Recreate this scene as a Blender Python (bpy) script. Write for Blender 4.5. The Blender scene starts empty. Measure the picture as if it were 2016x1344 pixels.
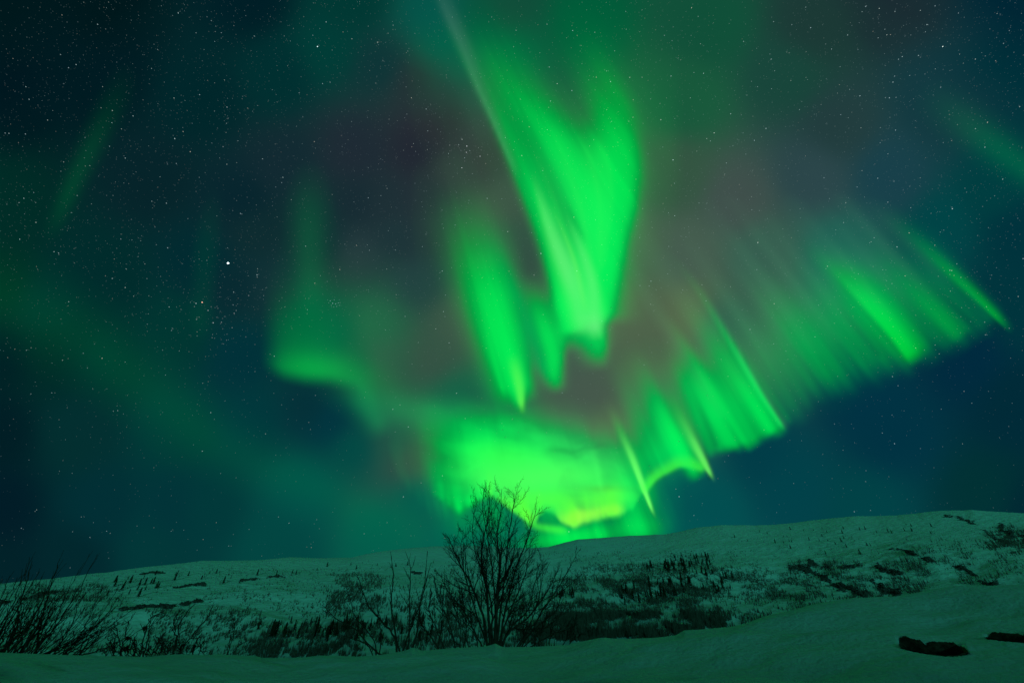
import bpy, math, random
import numpy as np

C = bpy.context.scene.collection
SC = bpy.context.scene
PI = math.pi

# ------------------------------------------------------------------ camera
H = 1.5                                     # camera height above the trampled snow
PITCH = math.radians(35.0)
LENS = 14.3
F = 2016 * LENS / 36.0
cam_d = bpy.data.cameras.new('camera')
cam_d.lens = LENS; cam_d.sensor_width = 36.0
cam_d.clip_start = 0.05; cam_d.clip_end = 300000
cam = bpy.data.objects.new('camera', cam_d)
cam.location = (0, 0, H); cam.rotation_euler = (PI / 2 + PITCH, 0, 0)
C.objects.link(cam); SC.camera = cam

# ------------------------------------------------------------------ world, fill light, exposure
W = bpy.data.worlds.new('World'); SC.world = W; W.use_nodes = True
FILL_EL, FILL_AZ = math.radians(2.6), math.radians(172)
nt = W.node_tree
bg = nt.nodes['Background']; bg.inputs[1].default_value = 0.0003
sky = nt.nodes.new('ShaderNodeTexSky'); sky.sky_type = 'NISHITA'; sky.sun_disc = False
sky.sun_elevation = FILL_EL; sky.sun_rotation = FILL_AZ
nt.links.new(sky.outputs[0], bg.inputs[0])
ld = bpy.data.lights.new('hill_fill_light', 'SUN')
ld.energy = 1.0; ld.angle = math.radians(6); ld.color = (0.12, 1.0, 0.68)
lo = bpy.data.objects.new('hill_fill_light', ld); C.objects.link(lo)
# added unseen fill lamp: brightens the hill from behind the camera
lo.rotation_euler = (PI / 2 - FILL_EL, 0, PI - FILL_AZ)
SC.view_settings.view_transform = 'Standard'; SC.view_settings.look = 'None'
SC.view_settings.exposure = 0.0; SC.view_settings.gamma = 1.0
SC.view_settings.use_curve_mapping = False
SC.cycles.transparent_max_bounces = 48
SC.cycles.max_bounces = 4
SC.cycles.diffuse_bounces = 3

# ------------------------------------------------------------------ helpers
def px_dir(x, y):
    """viewing direction that belongs to a point of the photograph (2016 x 1344)"""
    vx = (np.asarray(x, float) - 1008) / F; vy = (672 - np.asarray(y, float)) / F
    X = vx; Y = math.cos(PITCH) - vy * math.sin(PITCH); Z = math.sin(PITCH) + vy * math.cos(PITCH)
    return X, Y, Z
def az_tan(x, y):
    X, Y, Z = px_dir(x, y)
    return np.arctan2(X, Y), Z / np.hypot(X, Y)
def to_px(X, Y, Z):
    fwd = Y * math.cos(PITCH) + Z * math.sin(PITCH)
    up = -Y * math.sin(PITCH) + Z * math.cos(PITCH)
    return 1008 + F * X / fwd, 672 - F * up / fwd
def at(x, y, r):
    """point at horizontal distance r in the direction of (x, y)"""
    a, t = az_tan(x, y)
    return np.array([r * math.sin(a), r * math.cos(a), H + r * t])

def s2l(c):
    c = np.asarray(c, float) / 255.0
    return np.where(c <= 0.04045, c / 12.92, ((c + 0.055) / 1.055) ** 2.4)

def sstep(a, b, x):
    t = np.clip((np.asarray(x, float) - a) / (b - a), 0, 1)
    return t * t * (3 - 2 * t)

_rng = np.random.RandomState(7)
_perm = _rng.rand(256, 256)
def vnoise(x, y):
    x = np.asarray(x, float); y = np.asarray(y, float)
    xi = np.floor(x).astype(int); yi = np.floor(y).astype(int)
    fx = x - xi; fy = y - yi
    fx = fx * fx * fx * (fx * (fx * 6 - 15) + 10); fy = fy * fy * fy * (fy * (fy * 6 - 15) + 10)
    a = _perm[xi & 255, yi & 255]; b = _perm[(xi + 1) & 255, yi & 255]
    c = _perm[xi & 255, (yi + 1) & 255]; d = _perm[(xi + 1) & 255, (yi + 1) & 255]
    return (a * (1 - fx) + b * fx) * (1 - fy) + (c * (1 - fx) + d * fx) * fy - 0.5
def fbm(x, y, o=4):
    s = 0; a = 1.0; n = 0
    for k in range(o):
        c_, s_ = math.cos(.9 * k + .5), math.sin(.9 * k + .5)
        s = s + a * vnoise((x * c_ - y * s_) * 2 ** k + 17.3 * k, (x * s_ + y * c_) * 2 ** k + 5.1 * k); n += a; a *= 0.5
    return s / n * 2

def mesh_from(name, verts, faces, mat=None, parent=None, smooth=False, cols=None):
    me = bpy.data.meshes.new(name)
    verts = np.asarray(verts, np.float32)
    fa = np.asarray(faces, np.int32)
    me.vertices.add(len(verts)); me.vertices.foreach_set('co', verts.ravel())
    k = fa.shape[1]
    me.loops.add(fa.size); me.loops.foreach_set('vertex_index', fa.ravel())
    me.polygons.add(len(fa)); me.polygons.foreach_set('loop_start', np.arange(0, fa.size, k, dtype=np.int32))
    me.update(calc_edges=True)
    if smooth: me.polygons.foreach_set('use_smooth', np.ones(len(fa), bool))
    if cols is not None:
        ca = me.color_attributes.new('glow', 'FLOAT_COLOR', 'POINT')
        cc = np.ones((len(verts), 4), np.float32); cc[:, :3] = cols
        ca.data.foreach_set('color', cc.ravel())
    if mat: me.materials.append(mat)
    me.update()
    o = bpy.data.objects.new(name, me); C.objects.link(o)
    if parent is not None: o.parent = parent
    return o
def tag(o, label=None, cat=None, group=None, kind=None):
    if label: o['label'] = label
    if cat: o['category'] = cat
    if group: o['group'] = group
    if kind: o['kind'] = kind
    return o
def empty(name, loc, label, cat, group=None):
    o = bpy.data.objects.new(name, None); C.objects.link(o); o.location = loc
    o.empty_display_size = 0.2
    return tag(o, label, cat, group)

# ------------------------------------------------------------------ materials
def new_mat(name):
    m = bpy.data.materials.new(name); m.use_nodes = True
    m.node_tree.nodes.clear()
    return m, m.node_tree
def glow_mat(name):
    """light-giving gas: adds its emission to whatever lies behind it"""
    m, t = new_mat(name)
    out = t.nodes.new('ShaderNodeOutputMaterial'); add = t.nodes.new('ShaderNodeAddShader')
    em = t.nodes.new('ShaderNodeEmission'); tr = t.nodes.new('ShaderNodeBsdfTransparent')
    at_ = t.nodes.new('ShaderNodeAttribute'); at_.attribute_name = 'glow'
    t.links.new(at_.outputs['Color'], em.inputs[0]); em.inputs[1].default_value = 1.0
    t.links.new(em.outputs[0], add.inputs[0]); t.links.new(tr.outputs[0], add.inputs[1])
    t.links.new(add.outputs[0], out.inputs[0])
    m.cycles.emission_sampling = 'NONE'
    return m
def snow_mat(name, scale, bump, dist, col=(0.48, 0.73, 0.78)):
    m, t = new_mat(name)
    out = t.nodes.new('ShaderNodeOutputMaterial'); b = t.nodes.new('ShaderNodeBsdfPrincipled')
    tc = t.nodes.new('ShaderNodeTexCoord')
    n1 = t.nodes.new('ShaderNodeTexNoise'); n1.inputs['Scale'].default_value = scale; n1.inputs['Detail'].default_value = 8
    n2 = t.nodes.new('ShaderNodeTexNoise'); n2.inputs['Scale'].default_value = scale * 0.13; n2.inputs['Detail'].default_value = 5
    mx = t.nodes.new('ShaderNodeMix'); mx.data_type = 'RGBA'
    mx.inputs['A'].default_value = (col[0] * 0.86, col[1] * 0.87, col[2] * 0.88, 1)
    mx.inputs['B'].default_value = (min(1, col[0] * 1.08), min(1, col[1] * 1.08), min(1, col[2] * 1.08), 1)
    bp = t.nodes.new('ShaderNodeBump'); bp.inputs['Strength'].default_value = bump; bp.inputs['Distance'].default_value = dist
    for n in (n1, n2): t.links.new(tc.outputs['Object'], n.inputs['Vector'])
    t.links.new(n2.outputs['Fac'], mx.inputs['Factor']); t.links.new(mx.outputs['Result'], b.inputs['Base Color'])
    t.links.new(n1.outputs['Fac'], bp.inputs['Height']); t.links.new(bp.outputs[0], b.inputs['Normal'])
    b.inputs['Roughness'].default_value = 0.85; b.inputs['Specular IOR Level'].default_value = 0.15
    t.links.new(b.outputs[0], out.inputs[0])
    return m
def dark_mat(name, c1, c2, scale, rough=0.9):
    m, t = new_mat(name)
    out = t.nodes.new('ShaderNodeOutputMaterial'); b = t.nodes.new('ShaderNodeBsdfPrincipled')
    tc = t.nodes.new('ShaderNodeTexCoord'); n1 = t.nodes.new('ShaderNodeTexNoise')
    n1.inputs['Scale'].default_value = scale; n1.inputs['Detail'].default_value = 6
    r = t.nodes.new('ShaderNodeValToRGB')
    r.color_ramp.elements[0].position = 0.35; r.color_ramp.elements[0].color = (*c1, 1)
    r.color_ramp.elements[1].position = 0.7; r.color_ramp.elements[1].color = (*c2, 1)
    t.links.new(tc.outputs['Object'], n1.inputs['Vector']); t.links.new(n1.outputs['Fac'], r.inputs[0])
    t.links.new(r.outputs[0], b.inputs['Base Color']); b.inputs['Roughness'].default_value = rough
    b.inputs['Specular IOR Level'].default_value = 0.1
    t.links.new(b.outputs[0], out.inputs[0])
    return m
M_GLOW = glow_mat('glowing_air')
M_SNOW = snow_mat('drifted_snow', 16.0, 1.0, 0.02)
M_HILL = snow_mat('hill_snow', 0.12, 0.9, 2.2)
M_BARK = dark_mat('birch_bark', (0.022, 0.018, 0.016), (0.06, 0.05, 0.045), 14)
M_TWIG = dark_mat('twig_bark', (0.020, 0.014, 0.012), (0.04, 0.03, 0.026), 20)
M_LEAF = dark_mat('dried_leaf', (0.03, 0.018, 0.01), (0.06, 0.035, 0.02), 30)
M_PINE = dark_mat('spruce_needles', (0.008, 0.014, 0.009), (0.02, 0.03, 0.018), 2)
M_SCRUB = dark_mat('bare_birch_wood', (0.05, 0.045, 0.04), (0.11, 0.10, 0.09), 0.6)
M_ROCK = dark_mat('dark_rock', (0.015, 0.015, 0.016), (0.11, 0.11, 0.115), 0.9)

# ------------------------------------------------------------------ terrain shape
BANK = np.array([(-400,1262),(-150,1275),(0,1284),(200,1291),(330,1295),(430,1291),(500,1290),(515,1296),(540,1297),(600,1295),(628,1290),
 (650,1291),(700,1294),(760,1289),(795,1281),(812,1274),(822,1276),(835,1283),(860,1278),(900,1275),(955,1272),(975,1266),
 (990,1273),(1040,1273),(1110,1270),(1150,1261),(1185,1254),(1222,1257),(1290,1255),(1330,1250),(1347,1240),(1400,1237),(1440,1234),
 (1475,1226),(1512,1213),(1560,1200),(1600,1189),(1680,1176),(1760,1175),(1800,1168),(1840,1160),(1880,1154),(1950,1152),(2016,1150),(2200,1135),(2500,1120)], float)
RIDGE = np.array([(-500,1160),(-250,1160),(0,1148),(60,1142),(100,1138),(160,1131),(215,1125),(290,1115),(340,1110),(400,1103),(440,1103),(504,1102),
 (540,1099),(570,1096),(620,1098),(690,1097),(740,1086),(800,1079),(850,1075),(910,1073),(970,1075),(1040,1079),(1080,1076),(1105,1069),
 (1140,1061),(1200,1057),(1240,1054),(1310,1051),(1345,1044),(1370,1038),(1420,1033),(1512,1033),(1550,1030),(1590,1025),(1640,1019),(1680,1016),
 (1760,1014),(1810,1009),(1850,1005),(1910,1003),(1960,1007),(2016,1010),(2200,1015),(2500,1010)], float)
_ba, _bt = az_tan(BANK[:, 0], BANK[:, 1])
_ra, _rt = az_tan(RIDGE[:, 0], RIDGE[:, 1])
def bank_t(a): return np.interp(a, _ba, _bt)
def ridge_t(a):
    t = np.interp(a, _ra, _rt)
    t = t + 0.0007 * fbm(a * 60, a * 0 + 3, 4)
    return t * (1 - 0.5 * sstep(1.2, 2.4, np.abs(a)))
_sa = np.linspace(-PI, PI, 3601); _sk = np.exp(-0.5 * (np.arange(-200, 201) * (_sa[1] - _sa[0]) / .07) ** 2)
_sb = np.convolve(np.pad(np.interp(_sa, _ba, _bt), 200, mode='edge'), _sk / _sk.sum(), 'valid')
_sr = np.convolve(np.pad(np.interp(_sa, _ra, _rt), 200, mode='edge'), np.exp(-0.5 * (np.arange(-200, 201) * (_sa[1] - _sa[0]) / .05) ** 2) / np.exp(-0.5 * (np.arange(-200, 201) * (_sa[1] - _sa[0]) / .05) ** 2).sum(), 'valid')
def ridge_smooth(a): return np.interp(a, _sa, _sr) * (1 - 0.5 * sstep(1.2, 2.4, np.abs(a)))
def bank_smooth(a): return np.interp(a, _sa, _sb)
def crest_r(a): return 7.0 + 0.9 * fbm(a * 2.5, a * 0 + 1.7, 2) + 2.0 * sstep(0.35, 0.95, a)
def ridge_r(a): return 880 + 130 * np.sin(a * 2.1 + 0.6) + 50 * fbm(a * 4, a * 0 + 9, 3)
R_VALLEY, R_SEAM = 230.0, 60.0
NOTCH_A = float(az_tan(1075, 1080)[0])

def pit(a, r, px, py, dpx, dpy, depth):
    """a hollow scooped out under the drift: sharp near lip, sloping back wall"""
    a0, t0 = az_tan(px, py)
    return a0, t0

PITS = []
def near_z(a, r):
    rc = crest_r(a); tb = bank_t(a)
    wb_ = np.exp(-np.clip(r - rc, 0, None) / 0.7)
    zc = H + rc * (tb * wb_ + bank_smooth(a) * (1 - wb_))
    w_ = sstep(rc - 1.3, rc - 0.1, r)
    tb = tb * w_ + bank_smooth(a) * (1 - w_)
    tn = -0.150 + 0 * a                                         # line of sight under which the bank starts
    r0 = 3.2
    u = np.clip((r - r0) / (rc - r0), 0, 1)
    T = tn + (tb - tn) * (1 - (1 - u) ** 1.55)
    z = H + r * T
    zi = 0.25 + (H + r0 * tn - 0.25) * sstep(0.8, r0, r)
    z = np.where(r < r0, zi, z)
    # beyond the crest
    d = np.clip(r - rc, 0, None)
    back = zc - 0.16 * d * sstep(0, 1.6, d) - 0.012 * np.clip(d - 6, 0, 30) ** 1.0
    z = np.where(r > rc, back, z)
    # soft wind shapes
    amp = 0.16 * sstep(0.5, 3.0, r) * (1 - np.exp(-((r - rc) / 0.55) ** 2))
    x = r * np.sin(a); y = r * np.cos(a)
    z = z + amp * fbm(x * 0.55 + 8, y * 0.9, 3) + 0.016 * amp / 0.16 * fbm(x * 3.1, y * 4.5, 2)
    for (a0, ra, rr, wa, dep, back_w) in PITS:
        q = (a - a0) / wa
        ed = np.clip(1 - q * q, 0, None)
        s = r - (rr + 0.16 * q * q)                     # the near lip curves away at its ends
        z = z - dep * sstep(0.0, 0.10, s) * (1 - sstep(back_w * .35, back_w * .95, s)) * sstep(0, 0.7, ed)
    return z
def solve_near_r(px, py):
    a, t = az_tan(px, py)
    rr = np.linspace(3.3, float(crest_r(a)), 600)
    tt = (near_z(np.full_like(rr, a), rr) - H) / rr
    k = int(np.argmax(tt > t))
    return float(a), float(rr[k])
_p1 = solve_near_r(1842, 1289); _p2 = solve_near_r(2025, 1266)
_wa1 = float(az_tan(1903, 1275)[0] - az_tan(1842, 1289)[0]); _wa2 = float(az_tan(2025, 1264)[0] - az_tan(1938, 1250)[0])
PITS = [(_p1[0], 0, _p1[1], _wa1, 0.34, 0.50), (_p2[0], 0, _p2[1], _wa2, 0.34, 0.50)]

SEAM_Z = None
def far_z(a, r):
    rr = ridge_r(a); tr = ridge_t(a)
    x = r * np.sin(a); y = r * np.cos(a)
    zr = H + rr * tr
    zs = near_z(a, np.full_like(np.asarray(r, float), R_SEAM))
    zv = H + R_VALLEY * (-0.075) + 6 * sstep(0.5, 0.95, a)
    k = sstep(R_SEAM, R_VALLEY, r)
    z1 = zs + (zv - zs) * k
    u = np.clip((r - R_VALLEY) / (rr - R_VALLEY), 0, 1.0)
    tv = (zv - H) / R_VALLEY
    g = 1 - (1 - u) ** 1.55 * (1 - .10 * np.sin(u * PI * 2.6 + a * 5) * u)
    wr_ = sstep(.80, .99, u); tr = tr * wr_ + (ridge_smooth(a) - .004) * (1 - wr_)
    z2 = H + np.clip(r, None, rr) * (tv + (tr - tv) * g)
    n = fbm(x / 170 + 3, y / 170, 5) * 20 - np.abs(fbm(x / 320 + 30, y / 240 + 11, 3)) * 18 + fbm(x / 38, y / 38, 3) * 3.0
    n = n * sstep(0.0, 0.12, u) * (1 - g) ** .7 * 1.4
    z = np.where(r < R_VALLEY, z1, z2 + n)
    d = np.clip(r - rr, 0, None)
    z = z - 0.00012 * d * d - 0.02 * d
    return z
def ground_z(a, r):
    a = np.asarray(a, float); r = np.asarray(r, float)
    return np.where(r <= R_SEAM, near_z(a, r), far_z(a, r))

# azimuth grid: dense in front, sparse behind
azf = np.radians(np.arange(-60, 60.001, 0.13))
azb = np.radians(np.arange(62, 300, 4.0)); azb = np.where(azb > PI, azb - 2 * PI, azb)
AZ = np.concatenate([azf, np.radians(np.arange(62, 300, 4.0))])     # 60 .. 300 deg goes round the back
AZw = np.where(AZ > PI, AZ - 2 * PI, AZ)
def polar_mesh(name, rs, mat, centre=False):
    A, R = np.meshgrid(AZw, rs, indexing='ij')
    Z = ground_z(A, R)
    n, m = A.shape
    if name == 'snow_ground':                                    # the wind has curled the drift's edge out over the hollows
        for (a0, ra, rr, wa, dep, back_w) in PITS:
            ed = np.clip(1 - ((A - a0) / wa) ** 2, 0, None)
            s_ = R - (rr + 0.16 * ((A - a0) / wa) ** 2)
            k_ = sstep(0, .5, ed) * np.exp(-((s_ - back_w) / .13) ** 2)
            R = R - 0.0 * k_
    V = np.stack([R * np.sin(A), R * np.cos(A), Z], -1).reshape(-1, 3)
    i = np.arange(n)[:, None]; j = np.arange(m - 1)[None, :]
    i2 = (i + 1) % n
    Fq = np.stack([i * m + j, i2 * m + j, i2 * m + j + 1, i * m + j + 1], -1).reshape(-1, 4)
    Fq = Fq[:, ::-1]
    return mesh_from(name, V, Fq, mat, smooth=True)
rs1 = np.concatenate([np.geomspace(0.02, 3.2, 30), np.linspace(3.22, 11.5, 330), np.geomspace(11.7, R_SEAM, 60)])
g = polar_mesh('snow_ground', rs1, M_SNOW); tag(g, 'smooth drifted snow bank in the foreground', kind='structure')
M_HOLLOW_SHADE = dark_mat('painted_shade', (0.018, 0.012, 0.010), (0.075, 0.06, 0.05), 26)  # dark tone that stands in for shade in the drift hollows
for n_, (a0, ra, rr, wa, dep, back_w) in enumerate(PITS):            # dark sheets added in the wind hollows as their painted shade
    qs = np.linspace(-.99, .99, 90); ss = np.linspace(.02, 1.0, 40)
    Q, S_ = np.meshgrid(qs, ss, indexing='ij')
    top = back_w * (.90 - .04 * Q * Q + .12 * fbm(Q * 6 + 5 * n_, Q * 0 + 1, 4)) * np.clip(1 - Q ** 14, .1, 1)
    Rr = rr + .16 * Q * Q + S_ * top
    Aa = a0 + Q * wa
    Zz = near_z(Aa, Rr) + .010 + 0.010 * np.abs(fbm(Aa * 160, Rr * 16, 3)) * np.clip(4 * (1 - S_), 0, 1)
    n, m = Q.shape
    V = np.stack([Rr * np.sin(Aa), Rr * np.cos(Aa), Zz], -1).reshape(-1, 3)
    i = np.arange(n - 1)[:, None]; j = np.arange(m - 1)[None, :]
    g = mesh_from('hollow_shade', V, np.stack([i * m + j, i * m + j + 1, (i + 1) * m + j + 1, (i + 1) * m + j], -1).reshape(-1, 4), M_HOLLOW_SHADE, smooth=True)
    tag(g, ['dark painted shade in the hollow under the snowdrift', 'dark painted shade in the hollow cut by the right edge'][n_], kind='structure')
rs2 = np.concatenate([np.geomspace(R_SEAM, R_VALLEY, 30), np.geomspace(R_VALLEY + 3, 1150, 340), np.geomspace(1180, 5200, 30)])
g = polar_mesh('snowy_hill', rs2, M_HILL); tag(g, 'long snow covered hillside', kind='structure')

_RR = np.geomspace(200, 1100, 900); _TA = np.radians(np.arange(-62, 62.01, 0.1))
_ZG = far_z(*np.meshgrid(_TA, _RR, indexing='ij'))
_TG = np.maximum.accumulate((_ZG - H) / _RR[None], axis=1)
def hill_hit(px, py):
    """where the line of sight meets the hillside; None when it misses"""
    vx = (px - 1008) / F; vy = (672 - py) / F
    Y = math.cos(PITCH) - vy * math.sin(PITCH)
    a = math.atan2(vx, Y); t = (math.sin(PITCH) + vy * math.cos(PITCH)) / math.hypot(vx, Y)
    i = int(np.clip(round((a - _TA[0]) / (_TA[1] - _TA[0])), 0, len(_TA) - 1))
    k = int(np.searchsorted(_TG[i], t))
    if k >= len(_RR): return None
    r = _RR[k]
    return np.array([r * math.sin(a), r * math.cos(a), float(_ZG[i, k])]), float(a), float(r)

# ------------------------------------------------------------------ sky
BASE = [(0,0,0,24,28),(200,0,0,23,27),(500,0,0,30,38),(700,0,0,55,50),(850,30,4,84,74),(870,90,0,92,72),(905,140,0,92,70),(930,200,40,70,66),(880,190,40,48,54),(960,60,0,84,60),(1000,100,0,90,60),(1000,30,18,72,56),(1150,40,0,88,56),(1400,50,16,80,57),
 (1600,50,28,58,54),(1750,0,26,44,50),(2016,0,0,38,52),(0,200,0,23,31),(200,150,0,27,34),(400,200,0,38,42),(550,150,0,47,48),(650,100,0,60,54),
 (750,130,12,52,54),(820,160,36,48,52),(1350,200,24,90,60),(1550,150,24,70,59),(1650,250,34,61,62),(1850,200,18,57,64),(2000,150,0,48,57),
 (0,400,0,44,38),(300,350,6,36,42),(480,400,6,36,45),(500,450,14,44,48),(560,330,18,42,50),(700,300,30,42,52),(860,250,42,36,50),(900,330,48,62,60),(760,400,29,47,53),
 (940,250,54,50,62),(1000,400,60,66,66),(860,450,38,56,58),(900,170,30,60,60),(1330,350,52,86,66),(1450,400,64,80,76),(1600,350,44,71,75),(1750,350,24,64,74),(1850,450,0,68,70),
 (2000,450,0,50,60),(1960,380,0,62,64),(0,550,0,44,36),(100,600,0,47,45),(200,550,0,44,44),(400,520,0,43,49),(460,560,8,42,49),(540,560,18,50,54),(700,500,38,58,62),(820,560,34,62,64),
 (850,700,54,80,68),(760,700,46,84,68),(900,640,60,80,70),(1250,500,70,98,76),(1350,500,70,94,80),(1500,500,54,94,80),(1650,500,30,96,84),(1250,620,80,98,76),(1350,620,86,105,76),
 (1420,640,50,100,80),(1150,770,70,88,76),(1100,720,66,88,76),(1200,850,80,96,76),(1100,800,68,92,76),(1280,720,76,96,74),(1290,780,62,100,74),(0,700,0,32,36),(150,680,0,42,42),(200,700,0,50,46),(350,650,0,55,50),(480,700,0,50,58),
 (610,800,4,48,56),(650,830,0,52,64),(0,850,0,29,36),(150,850,2,46,47),(350,850,0,58,54),(500,830,0,56,60),(700,880,0,74,68),(780,870,30,86,70),
 (815,900,56,72,66),(820,980,0,88,74),(0,1000,0,27,38),(200,1000,0,46,52),(400,1000,0,56,57),(340,1000,0,50,55),(600,960,0,76,70),(750,1050,0,92,74),(0,1130,0,33,40),
 (150,1100,0,38,44),(300,1080,0,54,55),(550,1080,0,70,66),(900,1060,0,92,76),(1000,1060,0,92,76),(1400,1000,0,78,80),(1330,960,0,78,80),(1330,1030,0,84,80),(1550,960,0,65,73),(1750,850,0,50,66),
 (2000,800,0,42,55),(1900,700,0,42,62),(2000,600,0,52,60),(1700,1000,0,66,70),(1950,980,0,50,52),(1700,780,0,50,67),(1500,900,0,61,72),(2016,1000,0,40,50),
 (1250,1040,0,84,74),(1100,1000,0,90,76),(1000,800,20,100,70),(1050,840,40,110,70),(900,780,20,96,70),
 (950,300,52,40,54),(900,230,44,34,48),(820,300,32,38,49),(780,470,28,52,56),(840,390,34,46,54),(700,400,22,42,50),(1005,470,48,66,64),(640,480,14,46,50),(100,700,0,42,38),(660,660,2,66,58),(600,640,0,58,54),(700,720,14,80,60),(750,640,34,88,66),(620,430,14,50,50),
 # beyond the frame
 (-400,300,0,30,34),(-400,800,0,22,36),(-500,1150,0,30,40),(2400,300,0,46,56),(2400,800,0,36,58),(2500,1100,0,36,46),
 (300,-400,0,30,40),(1000,-400,14,70,60),(1700,-400,16,50,52)]
BASE = np.array(BASE, float)
B_LIN = s2l(BASE[:, 2:5])
def base_sky(x, y):
    num = np.zeros((len(x), 3)); den = np.zeros(len(x))
    for (bx, by, *_), c in zip(BASE, B_LIN):
        d2 = (x - bx) ** 2 + (y - by) ** 2
        w = 1.0 / (d2 + 45.0 ** 2) ** 2.2
        num += w[:, None] * c; den += w
    return num / den[:, None]

# ------------------------------------------------------------------ aurora
GREEN = np.array([0.0, 1.0, 0.075]); TEAL = np.array([0.0, 1.0, 0.17]); PALE = np.array([0.10, 1.0, 0.11])
LIME = np.array([0.07, 1.0, 0.0]); YEL = np.array([0.30, 1.0, 0.01]); GREY = np.array([0.5, 1.0, 0.75]); MURK = np.array([.25, 1, .3])
def catmull(P, n=24):
    P = np.asarray(P, float)
    if len(P) == 2: return P[0] + (P[1] - P[0]) * np.linspace(0, 1, n)[:, None]
    Q = np.vstack([2 * P[0] - P[1], P, 2 * P[-1] - P[-2]]); out = []
    per = max(4, n // (len(P) - 1))
    for i in range(len(P) - 1):
        p0, p1, p2, p3 = Q[i:i + 4]
        for t in np.linspace(0, 1, per, endpoint=False):
            out.append(0.5 * ((2 * p1) + (-p0 + p2) * t + (2 * p0 - 5 * p1 + 4 * p2 - p3) * t * t + (-p0 + 3 * p1 - 3 * p2 + p3) * t ** 3))
    out.append(P[-1]); return np.array(out)
def stroke(x, y, path, w, g, colr, rise=0.1, fall=0.6, wr=None, curve=1.0, sharp=2.0):
    """a ray of light along path (first point = lower foot). w=(foot width, top width) to the left,
    wr the same to the right; brightness g rises over the share rise and fades above the share fall"""
    P = catmull(path); wl = w if isinstance(w, tuple) else (w, w)
    wr = wl if wr is None else (wr if isinstance(wr, tuple) else (wr, wr))
    seg = np.diff(P, axis=0); L = np.hypot(seg[:, 0], seg[:, 1]); cum = np.concatenate([[0], np.cumsum(L)]); T = cum[-1]
    mw = max(max(wl), max(wr)) * 3.2
    sel = (x > P[:, 0].min() - mw) & (x < P[:, 0].max() + mw) & (y > P[:, 1].min() - mw) & (y < P[:, 1].max() + mw)
    idx = np.nonzero(sel)[0]; out = np.zeros((len(x), 3))
    if len(idx) == 0: return out
    X = x[idx]; Y = y[idx]; best = np.full(len(idx), 1e12); bs = np.zeros(len(idx)); bd = np.zeros(len(idx))
    for k in range(len(seg)):
        ax, ay = P[k]; dx, dy = seg[k]; l2 = L[k] ** 2 + 1e-9
        lo_ = -1e9 if k == 0 else 0; hi_ = 1e9 if k == len(seg) - 1 else 1
        t = np.clip(((X - ax) * dx + (Y - ay) * dy) / l2, lo_, hi_)
        ex = X - ax - t * dx; ey = Y - ay - t * dy; d2 = ex * ex + ey * ey
        b = d2 < best
        best = np.where(b, d2, best); bs = np.where(b, (cum[k] + t * L[k]) / T, bs)
        side = (dx * ey - dy * ex) / math.sqrt(l2)
        bd = np.where(b, side, bd)
    s = bs
    sc = np.clip(s, 0, 1)
    # travelling up from the foot (y falls): side < 0 is the left of the picture
    wL = wl[0] + (wl[1] - wl[0]) * sc; wR = wr[0] + (wr[1] - wr[0]) * sc
    ww = np.where(bd < 0, wL, wR)
    tr = np.exp(-0.5 * (np.abs(bd) / ww) ** sharp)
    lon = sstep(-rise * 0.7, rise * 0.5, s) * (1 - sstep(fall, 1.0 + 0.15, s)) if fall < 1 else sstep(-rise * .7, rise * .5, s) * (1 - sstep(1 - rise * .5, 1 + rise * .7, s))
    v = g * tr * lon ** curve
    out[idx] = v[:, None] * colr
    return out
def blob(x, y, cx, cy, rx, ry, g, colr, rot=0.0, sharp=2.0):
    c, s = math.cos(rot), math.sin(rot)
    u = ((x - cx) * c + (y - cy) * s) / rx; v = (-(x - cx) * s + (y - cy) * c) / ry
    return (g * np.exp(-0.5 * (u * u + v * v) ** (sharp / 2)))[:, None] * colr
def streaks(x, y, amp, freq, seed=0):
    """fine rays that all point at the magnetic zenith"""
    zx, zy = 620.0, -620.0
    ang = np.arctan2(x - zx, y - zy)
    n = fbm(ang * freq + seed, np.hypot(x - zx, y - zy) / 900.0, 4)
    return 1 + amp * n

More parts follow.
